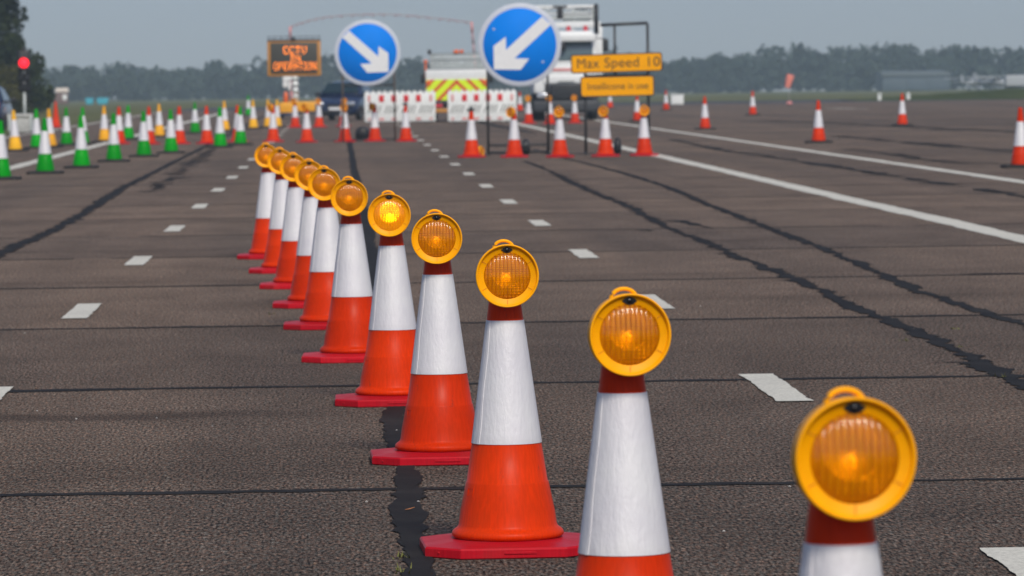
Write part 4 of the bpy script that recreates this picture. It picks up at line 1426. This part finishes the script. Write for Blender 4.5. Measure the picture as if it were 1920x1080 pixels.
for px, y0 in ((544, 50), (884, 41)):
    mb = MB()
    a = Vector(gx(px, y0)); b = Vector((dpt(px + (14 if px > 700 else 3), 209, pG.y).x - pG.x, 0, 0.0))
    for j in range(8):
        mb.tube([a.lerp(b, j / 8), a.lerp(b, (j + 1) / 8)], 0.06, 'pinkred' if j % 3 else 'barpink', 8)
    mb.box((b.x, 0, 0.04), (0.6, 0.6, 0.08), 'darkgrey', 0.02)
    mb.build('pole', t)

# ------------------------------------------------------------------ portable traffic light at the left
pS = gpt(47, 249)
sS = FPX / pS.y
def sz(py):
    return dpt(47, py, pS.y).z
t = thing('traffic_light', 'portable traffic light showing red before the dark tree', 'traffic light', (pS.x, pS.y, 0), R(4))
z1, z0 = sz(94), sz(172)
mb = MB()
mb.box((0, 0.08, (z0 + z1) / 2), (0.40, 0.2, z1 - z0), 'black', 0.06)
mb.lathe([(0.06, 0), (0.06, 0.08), (0.02, 0.1)], 'darkgrey', 10, Matrix.Translation((0, 0.08, z1)), True, True)
mb.build('signal_head', t)
for i, py in enumerate((118, 137, 157)):
    z = sz(py)
    q = Matrix.Translation((0, -0.02, z)) @ Matrix.Rotation(R(90), 4, 'X')
    mb = MB()
    mb.lathe([(0.165 if i == 0 else 0.12, 0.0), (0.15 if i == 0 else 0.10, 0.03), (0.07, 0.05), (0.002, 0.055)], 'redlight' if i == 0 else 'darkgrey', 24, q, True)
    o = mb.build('lamp_lens', t)
    if i == 0:
        o['label'] = 'lit red lens'
    mb = MB()
    vs, fs = [], []
    for k in range(13):
        a = R(10 + 160 * k / 12)
        for y in (-0.02, -0.16):
            for r_ in (0.172, 0.18):
                vs.append((r_ * math.cos(a), y, z + r_ * math.sin(a)))
    for k in range(12):
        b = 4 * k
        fs += [(b, b + 4, b + 6, b + 2), (b + 1, b + 3, b + 7, b + 5), (b + 2, b + 6, b + 7, b + 3), (b, b + 1, b + 5, b + 4)]
    mb.add(vs, fs, 'black')
    mb.build('visor', t)
mb = MB(); mb.tube([(0, 0.08, 0.3), (0, 0.08, z0)], 0.05, 'greywhite', 10); mb.build('pole', t)
mb = MB()
mb.box((-0.15, 0.1, 0.56), (0.85, 0.45, 0.12), 'concrete', 0.03)
mb.box((-0.15, 0.1, 0.24), (0.70, 0.4, 0.48), 'concrete', 0.04)
for x in (-0.5, 0.2):
    mb.box((x, 0.1, 0.30), (0.1, 0.5, 0.5), 'greywhite', 0.02)
mb.build('battery_base', t)

# ------------------------------------------------------------------ small far things
def far_box(name, label, cat, px0, px1, py0, py1, D, depth, mat, group=None, feet=True):
    z = -0.05 + drop(D) if D > PAVE_END else 0
    a, b = dpt(px0, py0, D), dpt(px1, py1, D)
    t = thing(name, label, cat, ((a.x + b.x) / 2, D, z), 0, group)
    w, h = b.x - a.x, a.z - z
    return t, w, h
t, w, h = far_box('equipment_cabinet', 'white equipment box beside a small cone right of the amber signs', 'cabinet', 1258, 1282, 177, 195, 268, 0.6, 'white')
mb = MB(); mb.box((0, 0.3, h / 2), (w, 0.5, h * 0.9), 'whiteplastic', 0.03); mb.build('cabinet_body', t)
mb = MB(); mb.box((0, 0.3, h - 0.03), (w * 1.06, 0.56, 0.07), 'whiteplastic', 0.02); mb.build('lid', t)
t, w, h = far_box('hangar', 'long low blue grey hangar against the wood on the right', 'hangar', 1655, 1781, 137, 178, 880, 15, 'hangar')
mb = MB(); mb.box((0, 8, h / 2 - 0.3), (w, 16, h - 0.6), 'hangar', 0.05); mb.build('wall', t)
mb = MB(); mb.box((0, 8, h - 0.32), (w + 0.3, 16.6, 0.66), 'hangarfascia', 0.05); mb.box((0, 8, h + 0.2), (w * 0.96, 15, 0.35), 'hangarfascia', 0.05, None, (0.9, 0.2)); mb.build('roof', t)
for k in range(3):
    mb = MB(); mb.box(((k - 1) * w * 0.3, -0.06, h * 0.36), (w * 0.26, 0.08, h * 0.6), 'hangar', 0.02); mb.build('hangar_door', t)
t, w, h = far_box('site_hut', 'small brown hut with cream roof at the left field edge', 'hut', 104, 127, 166, 190, 640, 2, 'brown')
mb = MB(); mb.box((0, 0.8, h * 0.42), (w, 1.6, h * 0.84), 'brown', 0.02); mb.build('wall', t)
mb = MB(); mb.box((0, 0.8, h * 0.90), (w * 1.15, 1.9, h * 0.28), 'cream', 0.05, None, (0.85, 0.3)); mb.build('roof', t)
mb = MB(); mb.box((w * 0.25, -0.03, h * 0.42), (w * 0.36, 0.06, h * 0.34), 'whiteplastic', 0.02); mb.build('door', t)
for px0, px1, lab in ((160, 175, 'smaller turquoise skip left of another on the far left field'), (181, 203, 'larger turquoise skip on the far left field')):
    t, w, h = far_box('turquoise_skip', lab, 'skip', px0, px1, 185.5, 193, 560, 1, 'turq', 'turquoise skips')
    h = max(h, 0.7)
    mb = MB(); mb.box((0, 0.5, h * 0.5), (w * 0.8, 1.0, h), 'turq', 0.02, None, (1.25, 1.2)); mb.build('bin', t)
    mb = MB(); mb.box((0, 0.5, h + 0.03), (w * 1.02, 1.26, 0.06), 'turq', 0.01); mb.build('top_rim', t)
for px, lab in ((1649, 'white marker post left of the hangar'), (1703, 'white marker post before the hangar')):
    p = dpt(px, 180, 288)
    t = thing('marker_post', lab, 'marker post', (p.x, 288, 0), 0, 'white marker posts')
    mb = MB(); mb.box((0, 0, 0.22), (0.22, 0.08, 0.44), 'whiteplastic', 0.03); mb.build('post', t)
    mb = MB(); mb.box((0, -0.045, 0.34), (0.16, 0.012, 0.12), 'greywhite', 0.0); mb.build('reflector', t)
# windsock
p = gpt(1480, 196)
t = thing('windsock', 'faded red windsock on a thin mast on the far apron', 'windsock', (p.x, p.y, 0), 0)
zt2 = dpt(1480, 140, p.y).z
mb = MB(); mb.tube([(0, 0, 0), (0, 0, zt2)], 0.022, 'greywhite', 8); mb.build('mast', t)
mb = MB()
q = Matrix.Translation((0.09, 0, zt2)) @ Matrix.Rotation(R(195), 4, 'Y')
mb.lathe([(0.20, 0.0), (0.21, 0.05), (0.20, 0.3), (0.17, 0.55), (0.14, 0.72)], 'sock', 20, q)
mb.build('sock', t)
mb = MB(); mb.lathe([(0.16, 0.0), (0.17, 0.12), (0.12, 0.16), (0.03, 0.17)], 'barpink', 16, None, True); mb.build('base_weight', t)
# parked light aircraft
def aircraft(label, px, py, D, rz, proto=None):
    p = dpt(px, py, D)
    t = thing('light_aircraft', label, 'aircraft', (p.x, D, -0.05 + drop(D)), rz, 'parked light aircraft')
    mb = MB()
    secs = []
    for y, r_, z in ((0, 0.12, 1.1), (0.3, 0.42, 1.1), (1.5, 0.55, 1.2), (2.6, 0.5, 1.3), (4.5, 0.28, 1.25), (6.6, 0.1, 1.3)):
        secs.append((y, [(r_ * math.sin(R(a)), z - r_ * math.cos(R(a))) for a in range(0, 181, 30)]))
    loft(mb, secs, 'dullwhite')
    mb.build('fuselage', t)
    mb = MB(); mb.box((0, 1.9, 1.95), (9.6, 1.3, 0.14), 'dullwhite', 0.05); mb.build('wing', t)
    mb = MB(); mb.box((0, 6.3, 1.9), (0.1, 0.9, 1.2), 'dullwhite', 0.04, None, (1, 0.6), (0, 0.3)); mb.build('fin', t)
    mb = MB(); mb.box((0, 6.3, 1.4), (3.0, 0.8, 0.08), 'dullwhite', 0.03); mb.build('tailplane', t)
    mb = MB(); mb.box((0, 1.4, 1.65), (0.85, 1.3, 0.5), 'glass', 0.1, None, (0.8, 0.6)); mb.build('canopy', t)
    for x, y in ((-0.9, 2.2), (0.9, 2.2), (0, 0.5)):
        wheel(t, x, y, 0.2, 0.14)
        bpy.context.view_layer.update()
    mb = MB()
    for x in (-1, 1):
        mb.tube([(x * 0.3, 2.1, 0.9), (x * 0.9, 2.2, 0.2)], 0.04, 'dullwhite', 6); mb.tube([(x * 0.4, 1.9, 0.9), (x * 2.2, 1.9, 1.9)], 0.03, 'dullwhite', 6)
    mb.tube([(0, 0.5, 0.8), (0, 0.5, 0.2)], 0.04, 'dullwhite', 6)
    mb.build('undercarriage', t)
    return t
aircraft('white parked aircraft just right of the hangar', 1838, 165, 720, R(150))
aircraft('white parked aircraft at the far right, farther from the hangar', 1888, 160, 640, R(35))
p = dpt(1915, 164, 560)
t = thing('white_trailer', 'long white trailer at the right picture edge beyond the grass bank', 'trailer', (p.x, 560, -0.05 + drop(560)), 0)
mb = MB(); mb.box((0, 1, 1.35), (3.6, 2.2, 1.3), 'dullwhite', 0.1); mb.build('trailer_body', t)
for x in (-1.1, 1.1):
    wheel(t, x, 0.3, 0.34, 0.2)
mb = MB(); mb.box((0, 1, 0.6), (3.3, 1.6, 0.16), 'darkgrey', 0.02); mb.build('chassis', t)

# ------------------------------------------------------------------ trees
def leafs(mb, mat, cx, cy, cz, fn, n, size, rng):
    vs, fs = [], []
    for _ in range(n):
        x, y, z = fn(rng)
        c = Vector((cx + x, cy + y, cz + z))
        a = Vector((rng.gauss(0, 1), rng.gauss(0, 1), rng.gauss(0, 1))).normalized()
        b = a.orthogonal().normalized()
        b.rotate(Matrix.Rotation(rng.random() * 6.28, 3, a))
        d = a.cross(b)
        s_ = size * rng.uniform(0.55, 1.3)
        k = len(vs)
        vs += [c + b * s_, c + d * s_ * 0.6, c - b * s_, c - d * s_ * 0.6]
        fs.append((k, k + 1, k + 2, k + 3))
    mb.add(vs, fs, mat)
def clumps(rng, n, fn):
    return [fn(rng) for _ in range(n)]
def make_tree(label, px, D, height, rad, mat, seed, conical=0.6, n=5200, size=0.2):
    rg = random.Random(seed)
    X = (px - 960) / FPX * D
    zg = -0.05 + drop(D)
    t = thing('tree', label, 'tree', (X, D, zg), 0, 'trees at the left edge')
    mb = MB()
    mb.tube([(0, 0, 0), (0.1, 0.05, height * 0.4), (0.0, 0, height * 0.9)], rad * 0.07, 'bark', 10, 0.03)
    cl = []
    for _ in range(60):
        z = rg.uniform(0.06, 1.0)
        rr = rad * (1 - conical * z) * math.sqrt(rg.random()) * 1.0
        a = rg.random() * 6.28
        c = Vector((rr * math.cos(a), rr * math.sin(a), z * height))
        cl.append((c, rad * rg.uniform(0.16, 0.34)))
        mb.tube([(0.05, 0, max(0.3, c.z - rr * 0.6)), c], rad * 0.02, 'bark', 5, 0.01)
    mb.build('trunk', t)
    mb = MB()
    def fn(r_):
        c, s_ = r_.choice(cl)
        d = Vector((r_.gauss(0, 1), r_.gauss(0, 1), r_.gauss(0, 0.7))).normalized() * s_ * (r_.random() ** 0.4)
        return c + d
    leafs(mb, mat, 0, 0, 0, fn, n, size, rg)
    mb.build('crown', t)
    return t
make_tree('tall dark tree behind the traffic light at the left edge', -48, 262, 9.6, 4.0, 'darkleaf', 5, 0.6, 30000, 0.17)
make_tree('tall dark tree farthest left, mostly outside the picture', -150, 275, 11, 4.4, 'darkleaf', 6, 0.4, 12000, 0.2)
make_tree('olive bush at the foot of the dark tree, left edge', 6, 250, 2.5, 1.5, 'oliveleaf', 8, 0.5, 4500, 0.09)
make_tree('low dark bush at the right foot of the dark tree', 48, 256, 2.3, 1.1, 'darkleaf', 9, 0.4, 3600, 0.09)
# the far wood reads as one mass
rg = random.Random(11)
mb = MB()
def crown(x, y, zg, h, rad, n, size):
    cl = []
    for _ in range(9):
        z = rg.uniform(0.15, 0.88)
        rr = rad * math.sqrt(rg.random()) * (1.0 - 0.45 * abs(z - 0.5) * 2)
        a = rg.random() * 6.28
        cl.append((Vector((rr * math.cos(a), rr * math.sin(a), z * h)), rad * rg.uniform(0.35, 0.6)))
    def fn(r_):
        c, s_ = r_.choice(cl)
        return c + Vector((r_.gauss(0, 1), r_.gauss(0, 1), r_.gauss(0, 0.8))).normalized() * s_ * (r_.random() ** 0.35)
    leafs(mb, 'wood', x, y, zg, fn, n, size, rg)
x = -150.0
while x < 150:
    for row, (yb, hk) in enumerate(((985, 0.72), (1003, 0.9), (1025, 1.0))):
        u = (x + 110) / 220.0
        hmean = 7.2 + 2.6 * min(1.2, max(-0.2, u)) + 0.7 * math.sin(x * 0.11) + 0.5 * math.sin(x * 0.31 + 2)
        y = yb + rg.uniform(-6, 6)
        crown(x + rg.uniform(-1.6, 1.6), y, -0.05 + drop(y), hmean * hk * rg.uniform(0.9, 1.1), rg.uniform(2.8, 4.2), 240, 0.8)
    x += 3.1
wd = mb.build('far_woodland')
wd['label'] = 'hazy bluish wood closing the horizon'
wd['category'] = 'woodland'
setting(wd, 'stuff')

# ------------------------------------------------------------------ haze
b2 = bmesh.new()
bmesh.ops.create_cube(b2, size=1.0)
for v in b2.verts:
    v.co = (v.co.x * 470, 0.0 + (v.co.y + 0.5) * 1270 - 35, (v.co.z + 0.5) * 28 - 4.0)
M['haze'] = bpy.data.materials.new('haze_air')
M['haze'].use_nodes = True
hn = M['haze'].node_tree
hn.nodes.clear()
pv = hn.nodes.new('ShaderNodeVolumePrincipled')
pv.inputs['Color'].default_value = (0.70, 0.88, 1.0, 1)
pv.inputs['Density'].default_value = 0.00036
pv.inputs['Anisotropy'].default_value = 0.0
ho = hn.nodes.new('ShaderNodeOutputMaterial')
hn.links.new(pv.outputs[0], ho.inputs['Volume'])
mb = MB()
mb.merge(b2, 'haze')
hz = mb.build('haze')
setting(hz, 'stuff')
